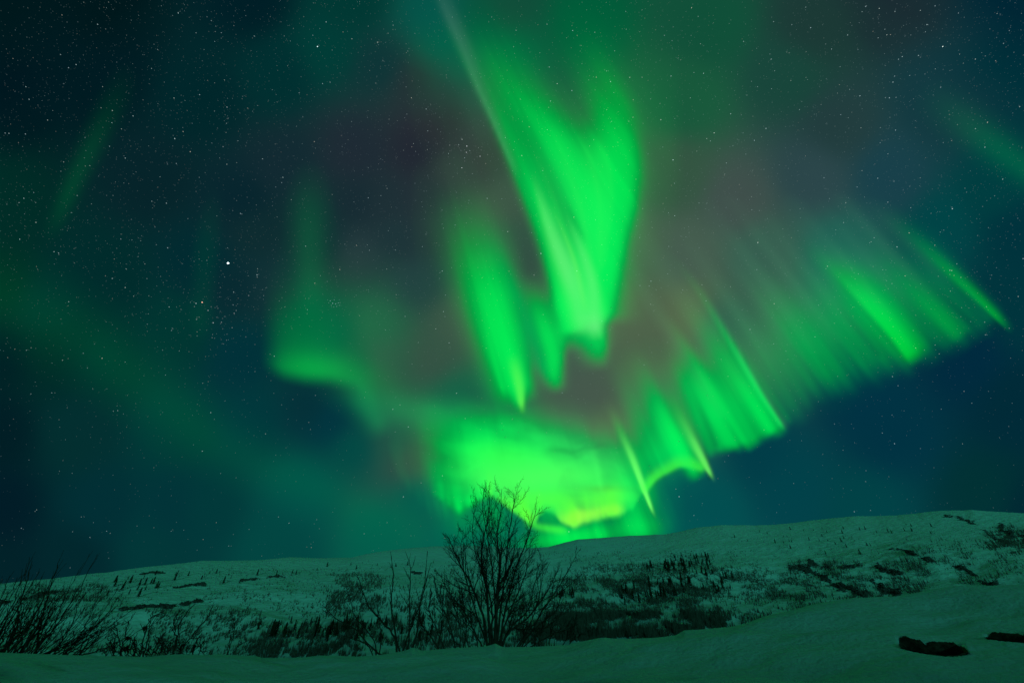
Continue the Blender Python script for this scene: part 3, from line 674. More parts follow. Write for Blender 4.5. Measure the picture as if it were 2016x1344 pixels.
BRIGHT = [(625,92,1.5),(449,518,0),(344,273,1.1),(51,171,.9),(202,171,.8),(351,26,1.0),(416,41,.8),(425,52,.7),(386,65,.8),(122,30,.8),(50,264,.9),(239,254,.8),
 (517,313,.9),(589,183,.8),(635,165,.9),(654,99,.7),(168,327,.7),(152,385,.8),(57,378,.6),(166,311,.6),(277,474,.7),(305,447,.7),(222,497,.6),(248,529,.7),
 (448,488,.7),(448,194,.6),(446,243,.8),(449,234,.6),(445,261,.7),(448,228,.5),(404,340,.6),(577,280,.6),(595,283,.6),(466,395,.6),(577,485,.6),(567,247,.6),(672,267,.6),
 (201,705,1.1),(172,724,.8),(61,775,.8),(102,773,.9),(108,773,.7),(183,766,.6),(60,672,.5),(14,665,.6),(2,766,.6),(20,786,.7),(320,689,.7),(226,671,.6),(186,677,.6),
 (263,583,.8),(293,582,.7),(333,604,.9),(386,597,1.1),(375,595,.7),(382,595,.6),(378,592,.5),(460,575,.9),(459,600,.8),(465,611,.8),(457,645,.8),(392,624,.7),(388,653,.7),(388,661,.7),
 (326,646,.6),(339,646,.7),(290,638,.7),(290,652,.6),(221,639,.6),(120,628,.6),(134,602,.6),(502,731,.8),(399,754,.8),(410,751,.7),(409,758,.5),(415,738,.5),(423,738,.5),(395,776,.6),
 (443,789,.7),(539,774,.7),(483,820,.5),(621,778,.8),(608,831,.8),(611,845,.8),(584,827,.5),(422,825,.7),(379,817,.6),(381,875,.7),(500,857,.6),(563,881,.6),(57,905,.7),(124,906,.7),
 (117,927,.7),(142,931,.7),(115,932,.5),(182,840,.6),(237,852,.6),(197,871,.5),(59,809,.6),(507,529,.8),(507,534,.6),(506,541,1.0),(500,566,.6),(503,566,.6),(517,570,.6),(519,582,.7),(525,566,.6),
 (489,543,.6),(442,545,.6),(359,519,.6),(249,530,.7),(225,510,.7),(262,529,.5),(353,690,.5),(372,692,.6),(502,678,.6),
 (42,1039,.9),(46,1041,.6),(28,1056,.6),(160,1017,.8),(166,1017,.6),(184,1028,.7),(210,1045,.9),(217,1049,.8),(143,1046,.8),(177,1057,.9),(303,1038,.7),(337,1045,.8),(340,1042,.6),(426,1028,.8),(400,1061,.8),
 (450,1074,.8),(455,1074,.6),(72,1003,.9),(69,1006,.8),(138,1117,.8),(214,1098,.7),(4,1073,.6),(548,1017,.8),(569,1029,.9),(613,1077,.8),(612,1070,.6),(604,1076,.6),(717,1050,.8),(762,1028,.7),(876,1058,.9),(809,1054,.6),(735,1083,.6),
 (903,285,.8),(925,297,.8),(907,296,.6),(956,322,.7),(810,193,.9),(839,215,.9),(801,225,.7),(766,235,.7),(740,164,.7),(848,207,.6),(774,50,.8),(725,52,.7),(764,66,.7),(803,101,.7),(805,96,.6),(800,104,.6),
 (1077,48,.8),(1016,60,.8),(1059,49,.6),(968,34,.7),(1171,64,.8),(1202,161,1.0),(1194,140,.8),(1190,138,.6),(1238,239,.8),(1301,236,1.0),(1325,315,.9),(1144,90,.7),(1042,250,.8),(995,271,.8),(1011,295,.7),(1264,20,.7),(1308,70,.8),
 (1233,58,.7),(956,322,.7),(762,371,.8),(817,361,.7),(896,443,.8),(896,474,.6),(723,482,.7),(702,483,.9),(725,330,.7),(1154,390,.7),(1281,195,.7),(1359,193,.8),(1731,17,1.0),(1762,23,.9),(1841,12,.9),(1596,55,1.0),(1523,43,.8),(1559,49,.8),
 (1825,49,1.0),(1822,63,.8),(1742,58,.8),(1746,69,.9),(1856,92,1.4),(1889,107,.8),(1963,27,.8),(1812,21,.9),(1887,26,.8),(1637,97,.9),(1689,98,.7),(1769,117,.9),(1758,162,1.0),(1693,189,1.0),(1751,193,1.0),(1764,192,.8),(1743,193,.7),(1852,172,.9),
 (1791,149,.8),(1519,175,.8),(1406,262,1.1),(1508,253,1.0),(1463,262,.7),(1325,315,1.0),(1328,361,.8),(1430,321,.8),(1443,287,.7),(1575,411,.7),(1633,391,.7),(1697,336,.8),(1748,303,.8),(1728,351,.9),(1760,357,.8),(1748,398,.9),(1793,409,.8),
 (1875,411,1.1),(1874,408,.7),(1944,241,1.0),(1939,290,1.0),(1960,120,.8),(1858,453,.7),(1833,420,.7),(1492,477,.9),(1766,486,1.0),(1715,476,.8),(1695,252,.8),(1670,232,.7),(1574,216,.8),
 (1492,478,.9),(1629,524,.9),(1626,529,.7),(1712,478,.7),(1738,531,.7),(1756,558,.7),(1742,571,.6),(1721,468,.8),(1870,532,.9),(1871,573,.8),(1859,533,.6),(1987,646,.8),(1911,633,.7),(1940,659,.8),(1943,659,.7),(1841,679,.8),(1820,689,.7),
 (1757,741,1.0),(1768,759,.9),(1643,834,.8),(1616,808,.6),(1578,867,.7),(1555,866,.6),(1737,852,.9),(1761,873,1.1),(1898,770,.9),(1853,805,.8),(1946,770,.7),(1986,839,.7),(1705,926,.8),(1651,915,.6),(1660,961,.6),(1497,950,.7),(1517,880,.6),(1337,977,1.2),
 (1366,1014,.9),(1290,1058,.6),(1268,718,.9),(1260,562,.8),(1278,563,.8),(1281,599,.8),(1185,632,.8),(1065,499,1.2),(957,685,.7),(965,748,.7),(858,647,.9),(866,537,.7),(865,548,.7),(876,623,.7),(780,580,.8),(1138,785,.7),(1076,851,.8),(1155,859,.6),(1150,838,.6),
 (988,833,.7),(989,846,.6),(995,860,.6),(829,950,.8),(1120,1046,1.1),(966,1040,.8),(871,936,.9),(1009,825,.6),(778,850,.7)]
tint = lambda k: [(.74,1.0,1.0),(.84,1.0,.90),(.68,.92,1.0),(1.0,.92,.74)][k]
pts = []
for (x, y, s) in BRIGHT:
    if s <= 0: continue
    t = tint(rnd.choice(4, p=[.55,.2,.18,.07]))
    b = 0.28 * s ** 2.6 * (.7 if y > 700 else 1)
    pts.append((x, y, 0.31 + 0.15 * s, b * t[0], b * t[1], b * t[2]))
# the uncounted fainter ones
N = 24000
X = rnd.uniform(-260, 2280, N * 2); Y = rnd.uniform(-420, 1180, N * 2)
dens = 0.16 + 0.84 * sstep(1000, 350, Y)
dens *= 0.55 + 0.9 * np.clip(fbm(X / 180, Y / 180, 3) + .5, 0, 1)
az_, t_ = az_tan(X, Y)
ok = (rnd.rand(N * 2) < dens) & (t_ > 0.02)
X, Y = X[ok][:N], Y[ok][:N]
mag = rnd.pareto(2.2, len(X)) * 0.018 + 0.010
mag = np.clip(mag, 0, 0.20)
for x, y, b in zip(X, Y, mag):
    t = tint(rnd.choice(4, p=[.5,.22,.18,.10]))
    pts.append((x, y, 0.36 + 0.24 * min(1, b * 2), b * t[0] * 1.2, b * t[1] * 1.2, b * t[2] * 1.2))
def cluster(cx, cy, sx_, sy_, n, b0, col3):
    out = []
    for _ in range(n):
        b = min(.5, b0 * (.18 + .16 * rnd.pareto(1.6)))
        out.append((cx + rnd.randn() * sx_, cy + rnd.randn() * sy_, .5, b * col3[0], b * col3[1], b * col3[2]))
    return out
pts += cluster(425, 618, 28, 20, 20, .26, (.85,.95,1))
pts += cluster(436, 655, 26, 22, 12, .2, (.85,.95,1))
pts += cluster(905, 300, 28, 14, 26, .13, (.9,.95,1))
pts += cluster(446, 240, 9, 18, 6, .2, (.8,.95,1))
s = star_mesh('stars', pts); tag(s, 'countless small white stars scattered over the whole night sky', 'stars', kind='stuff')
ple = [(650,592,.8),(655,597,.9),(661,598,.8),(658,590,.6),(666,596,.7),(652,601,.6),(647,596,.5),(663,603,.6),(669,601,.5),(657,604,.5),(668,590,.4),(645,590,.4)]
p2 = [(x, y, .42, .34 * s * s * .62, .34 * s * s * .9, .34 * s * s * 1.1) for x, y, s in ple]
s = star_mesh('star_cluster', p2); tag(s, 'tight little cluster of bluish stars left of the centre of the sky', 'star cluster')
s = star_mesh('planet', [(449,518,1.15,1.4,1.8,1.9)]); tag(s, 'biggest and brightest white point of light among the stars', 'planet')
s = star_mesh('red_star', [(398,595,.7,.7,.34,.24)]); tag(s, 'single reddish star below and left of the brightest point', 'star')

# ------------------------------------------------------------------ hillside trees
def tube_add(V, Fc, P, R, n=4):
    """append a tapered tube through points P with radii R"""
    P = np.asarray(P, float); base = sum(len(v) for v in V)
    T = np.gradient(P, axis=0); T /= np.linalg.norm(T, axis=1)[:, None] + 1e-9
    up = np.array([0.31, 0.2, 0.93]) if abs(T[0][2]) < .9 else np.array([1, 0.1, 0])
    A1 = np.cross(T, up); A1 /= np.linalg.norm(A1, axis=1)[:, None] + 1e-9; A2 = np.cross(T, A1)
    ang = np.arange(n) * 2 * PI / n
    ring = (A1[:, None, :] * np.cos(ang)[None, :, None] + A2[:, None, :] * np.sin(ang)[None, :, None]) * np.asarray(R)[:, None, None] + P[:, None, :]
    V.append(ring.reshape(-1, 3))
    m = len(P)
    i = np.arange(m - 1)[:, None] * n + base; j = np.arange(n)[None, :]
    Fc.append(np.stack([i + j, i + (j + 1) % n, i + n + (j + 1) % n, i + n + j], -1).reshape(-1, 4))

def conifer(seed, hgt):
    r = np.random.RandomState(seed); V = []; Fc = []
    # ragged spruce: drooping boughs in whorls, one metre-high unit scaled to hgt
    lv = 9
    for k in range(lv):
        z = 0.08 + 0.86 * k / lv; rad = (0.20 * (1 - k / lv) + 0.03) * r.uniform(.75, 1.2)
        nb = 7
        off = r.uniform(0, 6.3)
        for q in range(nb):
            a = off + q * 2 * PI / nb + r.uniform(-.3, .3); L = rad * r.uniform(.6, 1.25)
            ca, sa = math.cos(a), math.sin(a)
            b = sum(len(v) for v in V)
            zt = z + 0.13
            V.append(np.array([(0, 0, zt), (ca * L - sa * .05, sa * L + ca * .05, z - .03), (ca * L * 1.15, sa * L * 1.15, z - .06), (ca * L + sa * .05, sa * L - ca * .05, z - .03)]))
            Fc.append(np.array([[b, b + 1, b + 2, b + 3]]))
    V2 = []; F2 = []
    tube_add(V2, F2, [(0, 0, -.05), (0, 0, .5), (0, 0, 1.0)], [.022, .014, .004], 5)
    return np.vstack(V) * hgt, np.vstack(Fc), np.vstack(V2) * hgt, np.vstack(F2)
protos = []
for k in range(4):
    hgt = 6.5
    va, fa, vb, fb = conifer(30 + k, hgt)
    ma = mesh_from('crown', va, fa, M_PINE); mb = mesh_from('trunk', vb, fb, M_PINE)
    protos.append((ma.data, mb.data))
    bpy.data.objects.remove(ma); bpy.data.objects.remove(mb)
conifer_spots = []
def scatter(n, x0, x1, y0, y1, hs, label, group, slope=0.0, seed=0):
    r = np.random.RandomState(seed); c = 0; t = 0
    while c < n and t < n * 6:
        t += 1
        px_ = r.uniform(x0, x1); py_ = y0 + (y1 - y0) * r.rand() + slope * (px_ - (x0 + x1) / 2)
        if py_ > np.interp(px_, BANK[:, 0], BANK[:, 1]) + 2: continue
        h_ = hill_hit(px_, py_)
        if h_ is None: continue
        p, a, rr = h_
        o = bpy.data.objects.new('conifer', None); C.objects.link(o)
        sc = r.uniform(.6, 1.35) * hs * 1.2
        o.location = p; o.rotation_euler = (r.uniform(-.05, .05), r.uniform(-.05, .05), r.uniform(0, 6.28)); o.scale = (sc * r.uniform(.8, 1.15), sc * r.uniform(.8, 1.15), sc)
        o.empty_display_size = .5
        tag(o, label, 'tree', group)
        me = protos[r.randint(4)]
        for nm, d in (('crown', me[0]), ('trunk', me[1])):
            q = bpy.data.objects.new(nm, d); C.objects.link(q); q.parent = o
        c += 1
L = 'small dark conifer '
scatter(26, 1310, 1400, 1092, 1110, .75, L + 'in the short upper row of conifers right of the birch', 'conifers in the upper row', -.08, 1)
scatter(26, 1275, 1360, 1110, 1130, 1.2, L + 'in the clump just under the upper row of conifers', 'conifers under the upper row', -.05, 2)
scatter(16, 1360, 1400, 1105, 1135, .9, L + 'at the right end below the upper row of conifers', 'conifers right of the clump', 0, 3)
scatter(40, 1225, 1365, 1150, 1182, 1.15, L + 'in the dense dark grove halfway down the hill right of the birch', 'conifers in the dense grove', -.22, 4)
scatter(14, 1095, 1130, 1168, 1178, .9, L + 'in the small dark group close right of the birch', 'conifers close right of the birch', 0, 5)
scatter(20, 1385, 1450, 1120, 1175, .85, L + 'scattered right of the dense grove', 'conifers right of the grove', 0, 6)
scatter(34, 1440, 1860, 1036, 1066, .6, L + 'standing alone high on the right hill below the skyline', 'lone conifers high on the right', -.03, 7)
scatter(10, 1520, 1720, 1066, 1092, .7, L + 'on open snow above the right hand rocks', 'conifers above the right rocks', 0, 8)
scatter(40, 505, 720, 1228, 1262, 1.0, L + 'in the lowest belt of trees left of the birch', 'conifers in the lower left belt', .05, 9)
scatter(22, 700, 860, 1225, 1268, 1.0, L + 'behind the sparse young birches', 'conifers behind the young birches', 0, 10)
scatter(20, 240, 600, 1128, 1150, .8, L + 'strung along the upper left slope', 'conifers on the upper left slope', -.03, 11)
scatter(14, 190, 320, 1140, 1178, .9, L + 'on the open snow above the long left rock', 'conifers above the left rock', -.1, 12)
scatter(10, 600, 860, 1110, 1135, .7, L + 'high on the slope between the young birches and the skyline', 'conifers high left of the birch', -.05, 13)
# everything beyond three hundred of them: the uncounted leafless wood
def make_wood():
    r = np.random.RandomState(77); V = []; Fc = []; nb = 0
    NZ = fbm(*np.meshgrid(np.arange(-50, 2100) / 30.0, np.arange(1000, 1320) / 11.0, indexing='ij'), 4) * 1.3
    nz = lambda x, y: NZ[int(x) + 50, int(y) - 1000]
    regions = [(420, 1080, 2016, 1045, 1130, .32), (420, 0, 1000, 1100, 1200, .32), (300, 1100, 2016, 1110, 1200, .4),  # n, x0,x1,y0,y1, size, darkness via blades
        (2300, 1050, 1430, 1205, 1262, 1.15), (1500, 1080, 1420, 1140, 1225, 1.0), (900, 1130, 1500, 1110, 1165, .8),
        (650, 640, 900, 1190, 1290, 1.0), (420, 480, 720, 1225, 1297, 1.0), (350, 640, 760, 1130, 1200, .9),
        (700, 850, 1100, 1170, 1275, 1.0), (350, 830, 1060, 1105, 1190, .8), (450, 1400, 1640, 1140, 1240, .8), (560, 1500, 1840, 1105, 1180, .8),
        (260, 280, 520, 1200, 1297, .8), (160, 0, 250, 1160, 1290, .8), (200, 1780, 2016, 1060, 1150, .7), (260, 1940, 2040, 1035, 1090, .9),
        (240, 1100, 2016, 1050, 1110, .35), (240, 0, 1000, 1105, 1190, .4), (200, 0, 240, 1150, 1185, .8), (420, 1000, 1500, 1085, 1150, .6), (420, 400, 900, 1120, 1240, .6)]
    for (n, x0, x1, y0, y1, sz) in regions:
        for _ in range(int(n * 7.0)):
            px_ = r.uniform(x0, x1); py_ = r.uniform(y0, y1)
            # clumpy and thinner towards the region's margin
            if nz(px_, py_) + .12 < r.uniform(-.30, .42): continue
            e = min((px_ - x0), (x1 - px_)) / (x1 - x0) * 5
            if r.rand() > e + .25: continue
            if py_ > np.interp(px_, BANK[:, 0], BANK[:, 1]) + 4: continue
            h_ = hill_hit(px_, py_)
            if h_ is None: continue
            p, a, rr = h_
            hh = sz * min(9.0, 1.9 + 1.9 * r.pareto(2.2)); lean = r.uniform(-.08, .08)
            ca, sa = math.cos(a), math.sin(a)
            for q in range(4):
                t = q / 3 - .5
                o_ = r.uniform(0, 6.28)
                w = 0.12 + .09 * r.rand()
                bx = p[0] + t * hh * .16 * math.cos(o_); by = p[1] + t * hh * .16 * math.sin(o_)
                tx = p[0] + (t * hh * .34 + lean * hh) * math.cos(o_ + .4) ; ty = p[1] + (t * hh * .34) * math.sin(o_ + .4)
                top = p[2] + hh * r.uniform(.65, 1.0)
                V += [(bx - w * ca, by + w * sa, p[2] - .6), (bx + w * ca, by - w * sa, p[2] - .6), (tx, ty, top)]
                Fc.append((nb, nb + 1, nb + 2)); nb += 3
    o = mesh_from('bare_wood', V, Fc, M_SCRUB)
    tag(o, 'sparse leafless birch wood and scrub speckling the snowy hillside', 'wood', kind='stuff')
make_wood()

# ------------------------------------------------------------------ rocks on the hill
def outcrop(path, hgt, label, seed, thick=1.0):
    r = np.random.RandomState(seed); V = []; Fc = []; nb = 0
    P = catmull(path, 10 * len(path))
    c0 = hill_hit(*P[len(P) // 2])
    if c0 is None: return
    # jagged boulder lumps strung along the ledge
    ico = None
    env = np.clip(.45 + 1.1 * fbm(np.arange(len(P)) / 5.0 + seed * 3.7, np.arange(len(P)) * 0 + seed, 3), 0, 1.3)
    off = 2.6 * fbm(np.arange(len(P)) / 4.0 + seed * 1.3, np.arange(len(P)) * 0 + 40 + seed, 3) * min(2, .5 + thick * .3)
    for k, (px_, py_) in enumerate(P):
        big = 0.45 + .55 * env[k] + .3 * r.rand()
        py_ = py_ + off[k]
        for _ in range(int((4 + 2.6 * thick) * env[k] * 1.5)):
            h_ = hill_hit(px_ + r.uniform(-4, 4), py_ + r.normal(0, .7) * thick * (.4 + env[k]))
            if h_ is None: continue
            p, a, rr = h_
            sx_ = rr * r.uniform(.0008, .0030) * big; sy_ = sx_ * .8; sz_ = hgt * r.uniform(.12, .55) * big
            n1, n2 = 7, 5
            ring = []
            for i_ in range(n2):
                ph = -PI / 2 + PI * i_ / (n2 - 1)
                for j_ in range(n1):
                    th = 2 * PI * j_ / n1
                    q = r.uniform(.55, 1.35)
                    ring.append((p[0] + sx_ * q * math.cos(ph) * math.cos(th), p[1] + sy_ * q * math.cos(ph) * math.sin(th), p[2] + sz_ * (.25 + math.sin(ph) * q * .75)))
            V += ring
            for i_ in range(n2 - 1):
                for j_ in range(n1):
                    Fc.append((nb + i_ * n1 + j_, nb + i_ * n1 + (j_ + 1) % n1, nb + (i_ + 1) * n1 + (j_ + 1) % n1, nb + (i_ + 1) * n1 + j_))
            nb += len(ring)
    o = mesh_from('rock_outcrop', V, Fc, M_ROCK)
    tag(o, label, 'rock')
outcrop([(238,1201),(275,1196),(310,1194),(335,1196)], 2.6, 'longest dark rock ledge on the left slope, left of the weeds', 1, 2)
outcrop([(330,1195),(360,1190),(378,1185),(392,1183)], 2.4, 'short dark rock ledge ending the long left one uphill', 2, 2)
outcrop([(345,1158),(370,1152),(395,1149),(400,1148)], 2.2, 'thin dark rock ledge on the upper left slope above the long one', 3, 1.5)
outcrop([(475,1143),(490,1141),(505,1139)], 1.8, 'small rock ledge right of the upper left one', 4)
outcrop([(530,1135),(545,1134),(558,1135)], 1.8, 'small dark rock under the skyline between the left and the middle hill', 5)
outcrop([(0,1188),(30,1181),(60,1176),(90,1168),(150,1164)], 2.2, 'broken dark rock band seen through the left willow stems', 6, 2)
outcrop([(280,1131),(300,1127),(322,1127)], 1.5, 'smallest dark rock close under the left skyline', 7)
outcrop([(812,1126),(820,1128),(828,1127)], 2.4, 'lone oval boulder behind the young birches', 8)
outcrop([(1150,1185),(1165,1196),(1182,1204)], 2.0, 'dark rock step on the slope right of the birch', 9)
outcrop([(1558,1117),(1580,1118),(1600,1127),(1625,1138),(1640,1150),(1665,1163)], 2.4, 'dark cliff line running down left in the right hand rocks', 10, 3)
outcrop([(1595,1107),(1625,1113),(1660,1117),(1695,1113)], 2.2, 'upper jagged rock ledge in the right hand rocks', 11, 3)
outcrop([(1725,1115),(1745,1124),(1775,1128)], 3.0, 'blocky dark cliff at the right end of the upper ledge', 12, 3)
outcrop([(1655,1150),(1680,1162),(1705,1170)], 2.6, 'low dark slab at the foot of the right hand rocks', 13, 3)
outcrop([(1715,1140),(1730,1155),(1750,1165),(1770,1168)], 2.6, 'dark cliff foot on the crest of the snow bank', 14, 4)
outcrop([(1755,1082),(1775,1081),(1795,1089),(1815,1098),(1838,1105)], 2.0, 'slanting dark rock slash on the open right slope', 15, 1.5)
outcrop([(1885,1116),(1905,1122),(1920,1134),(1938,1149),(1960,1150)], 2.2, 'crooked dark rock line low at the far right', 16, 1.5)
outcrop([(1862,1015),(1890,1020),(1915,1030),(1940,1048),(1965,1062),(1985,1070)], 1.8, 'long dark rock edge dropping from the right skyline', 17, 2)
outcrop([(1970,1040),(1990,1050),(2015,1055),(2030,1060)], 2.4, 'big dark cliff face at the right edge under the skyline', 18, 7)

# ------------------------------------------------------------------ shrubs and birches close by
def wobble(p0, d0, L, n, r, bend, upw):
    P = [np.array(p0, float)]; d = np.array(d0, float); d /= np.linalg.norm(d)
    for k in range(n):
        d = d + r.normal(0, bend, 3) + np.array([0, 0, upw]); d /= np.linalg.norm(d)
        P.append(P[-1] + d * L / n)
    return np.array(P)
class Plant:
    def __init__(s, seed): s.r = np.random.RandomState(seed); s.stems = []; s.V = []; s.F = []; s.LV = []; s.LF = []; s.nl = 0; s.tips = []
    def twigs(s, P, R, depth, maxd, ratio, count, spread, upw, rmin=.0030, start=.25, bend=.10):
        r = s.r; n = len(P)
        L = np.linalg.norm(np.diff(P, axis=0), axis=1).sum()
        for k in range(count):
            t = start + (1 - start) * (k + r.rand()) / count
            i = min(n - 2, int(t * (n - 1))); f = t * (n - 1) - i
            p = P[i] * (1 - f) + P[i + 1] * f; tan = P[i + 1] - P[i]; tan /= np.linalg.norm(tan) + 1e-9
            ax = r.normal(0, 1, 3); ax -= ax.dot(tan) * tan; ax /= np.linalg.norm(ax) + 1e-9
            ang = spread * r.uniform(.6, 1.3)
            d = tan * math.cos(ang) + ax * math.sin(ang)
            l = L * ratio * r.uniform(.5, 1.15) * (1.22 - .92 * t)
            if l < .05: continue
            Q = wobble(p, d, l, 6 if depth < 2 else 4, r, bend, upw)
            r0 = max(rmin * 1.1, (R[i] * (1 - f) + R[i + 1] * f) * .55)
            RR = np.linspace(r0, rmin, len(Q))
            tube_add(s.V, s.F, Q, RR, 4 if depth < 2 else 3) if depth < 2 else tube_add(s.V, s.F, Q, RR, 4)
            if depth < maxd: s.twigs(Q, RR, depth + 1, maxd, ratio * .95, max(2, int(count * .62)), spread, upw, rmin, .15, bend)
            else: s.tips.append(Q[-1])
    def leaves(s, n, size):
        r = s.r
        if not s.tips: return
        for _ in range(n):
            p = s.tips[r.randint(len(s.tips))] + r.normal(0, .01, 3); a, b = r.normal(0, 1, 3), r.normal(0, 1, 3)
            a /= np.linalg.norm(a); b -= b.dot(a) * a; b /= np.linalg.norm(b); c = np.cross(a, b)
            q = size * r.uniform(.6, 1.3)
            s.LV += [p, p + a * q * .5 + b * q * .45, p + a * q * 1.3 + c * q * .2, p + a * q * .5 - b * q * .45]
            s.LF.append((s.nl, s.nl + 1, s.nl + 2, s.nl + 3)); s.nl += 4
    def build(s, name, loc, label, cat, group=None):
        root = empty(name, loc, label, cat, group); loc = np.array(loc)
        for (P, R) in s.stems:
            V = []; Fc = []; tube_add(V, Fc, P, R, 7)
            mesh_from('stem', np.vstack(V) - loc, np.vstack(Fc), M_BARK, root, smooth=True)
        if s.V: mesh_from('twigs', np.vstack(s.V) - loc, np.vstack(s.F), M_TWIG, root)
        if s.LV: mesh_from('dried_leaves', np.array(s.LV) - loc, s.LF, M_LEAF, root)
        return root
def stem_px(path, r0, drift, r):
    """a stem given by points of its outline in the view and a distance that drifts along it"""
    P = catmull(path, 18); n = len(P)
    dd = r0 + drift * np.linspace(0, 1, n) ** 1.3
    Q = np.array([at(p[0], p[1], d) for p, d in zip(P, dd)])
    Q[1:-1] += r.normal(0, .007, (n - 2, 3))
    return Q
# the main birch
b = Plant(3)
D0 = 14.0
MAIN = [([(968,1284),(945,1230),(930,1180),(915,1130),(908,1080),(912,1045)], .026, .9, .4),
 ([(978,1284),(990,1240),(1010,1190),(1030,1140),(1040,1100),(1046,1060)], .028, -.6, .4),
 ([(972,1284),(975,1200),(970,1130),(960,1060),(950,1000),(952,975)], .030, .5, .3),
 ([(978,1282),(976,1230),(981,1150),(984,1095),(978,1060),(985,1010),(988,962)], .052, 0, .5),
 ([(966,1284),(962,1220),(958,1160),(948,1110),(952,1060),(962,1010),(964,968)], .045, 1, .4),
 ([(962,1284),(950,1210),(925,1145),(905,1110),(890,1075),(884,1058)], .040, -.8, .3),
 ([(985,1284),(990,1225),(1000,1180),(1015,1120),(1035,1070),(1048,1030),(1056,1000)], .038, .8, .4),
 ([(984,1284),(1000,1245),(1030,1225),(1060,1190),(1085,1150),(1100,1118)], .036, -.9, .4),
 ([(972,1284),(968,1240),(968,1190),(955,1140),(938,1095),(930,1040),(938,990)], .034, 1.2, .5),
 ([(974,1284),(985,1210),(992,1150),(998,1090),(1003,1040),(1012,990),(1010,970)], .036, -.4, .3),
 ([(980,1284),(1005,1235),(1040,1200),(1052,1150),(1062,1110)], .026, .9, .6),
 ([(956,1284),(935,1245),(912,1200),(880,1160),(868,1130)], .024, .7, .4)]
for pth, rad, dr, tw in MAIN:
    P = stem_px(pth, D0, dr, b.r); R = np.linspace(rad, .006, len(P)) ** 1.0
    b.stems.append((P, R))
    b.twigs(P, R, 0, 2, .42, 20, .62, .042, rmin=.0021, start=.20, bend=.10)
b.leaves(130, .022)
b.build('birch_tree', tuple(at(975, 1284, D0)), 'tallest bare birch with many rising stems, dark against the bright arc', 'tree')

def young(name, seed, base, paths, dist, rad, label, cat, ratio=.32, count=9, maxd=1, leaves=20, rmin=.004, group=None, drift=.6, start=.3, spread=.5, lsize=.025, upw=.05):
    p = Plant(seed)
    for pth in paths:
        P = stem_px(pth, dist, p.r.uniform(-drift, drift), p.r)
        R = np.linspace(rad * p.r.uniform(.8, 1.1), rmin * 1.2, len(P)); p.stems.append((P, R))
        p.twigs(P, R, 0, maxd, ratio, count, spread, upw, rmin=rmin, start=start)
    if leaves: p.leaves(leaves, lsize)
    return p.build(name, tuple(at(base[0], base[1], dist)), label, cat, group)
young('young_birch', 21, (780,1300), [[(792,1300),(778,1255),(755,1225),(725,1192),(710,1150),(700,1128)], [(782,1300),(780,1250),(770,1200),(771,1170),(775,1130),(769,1085)],
   [(796,1300),(806,1250),(806,1180),(808,1120),(800,1090)], [(800,1300),(820,1250),(828,1190),(840,1140),(848,1110)], [(778,1300),(745,1285),(700,1240),(660,1215),(634,1190)],
   [(790,1298),(800,1260),(822,1200),(835,1150),(842,1085)]],
   12.0, .026, 'open young birch with a few crooked stems left of the tall birch', 'tree', count=8, ratio=.24, maxd=1, leaves=26)
young('young_birch', 22, (742,1302), [[(742,1300),(736,1260),(700,1215),(690,1180),(682,1160)], [(745,1300),(750,1250),(744,1200),(748,1170)], [(738,1300),(725,1270),(700,1258),(672,1250)]],
   12.6, .018, 'smaller young birch in front of the lower left belt of trees', 'tree', count=7, ratio=.22, maxd=1, leaves=10)
young('young_birch', 23, (1010,1286), [[(1015,1284),(1035,1250),(1060,1215),(1090,1170),(1120,1120),(1138,1085)], [(1020,1284),(1050,1235),(1075,1190),(1110,1160),(1145,1130)],
   [(1010,1284),(1040,1235),(1060,1180),(1068,1120),(1060,1082)], [(1020,1284),(1060,1245),(1100,1215),(1128,1190)], [(1012,1284),(1050,1240),(1095,1200),(1105,1160),(1118,1140)], [(1025,1284),(1075,1255),(1120,1235),(1140,1215)]],
   16.5, .024, 'leaning bare birch with thin stems reaching right beside the tall birch', 'tree', count=13, ratio=.3, maxd=2, leaves=20, rmin=.005)
young('bare_shrub', 24, (880,1290), [[(900,1288),(885,1230),(865,1180),(855,1140)], [(880,1288),(860,1240),(845,1200),(850,1165)], [(905,1288),(905,1230),(890,1180),(878,1140)], [(870,1288),(850,1255),(830,1230),(822,1205)],
   [(910,1288),(918,1240),(912,1190),(905,1160)], [(860,1288),(868,1240),(872,1200)]],
   17.0, .022, 'thick bare shrub filling the gap between young birch and tall birch', 'shrub', count=17, ratio=.36, maxd=2, leaves=60, rmin=.0055)
young('bare_shrub', 25, (1060,1290), [[(1060,1288),(1065,1240),(1080,1200)], [(1080,1288),(1085,1245),(1100,1215)], [(1040,1288),(1030,1240),(1035,1205)], [(1095,1288),(1120,1250),(1135,1225)], [(1050,1288),(1055,1250),(1050,1220)], [(1110,1286),(1125,1262),(1150,1245)]],
   18.0, .018, 'low bare shrub at the foot of the birches on the right', 'shrub', count=15, ratio=.38, maxd=2, leaves=0, rmin=.005)
young('bare_shrub', 26, (930,1292), [[(930,1290),(915,1250),(905,1215)], [(945,1290),(935,1245),(925,1205)], [(950,1290),(955,1250),(945,1215)], [(920,1290),(895,1260),(880,1235)]],
   13.0, .014, 'low twiggy shrub at the left foot of the tall birch', 'shrub', count=11, ratio=.36, maxd=2, leaves=0, rmin=.004)
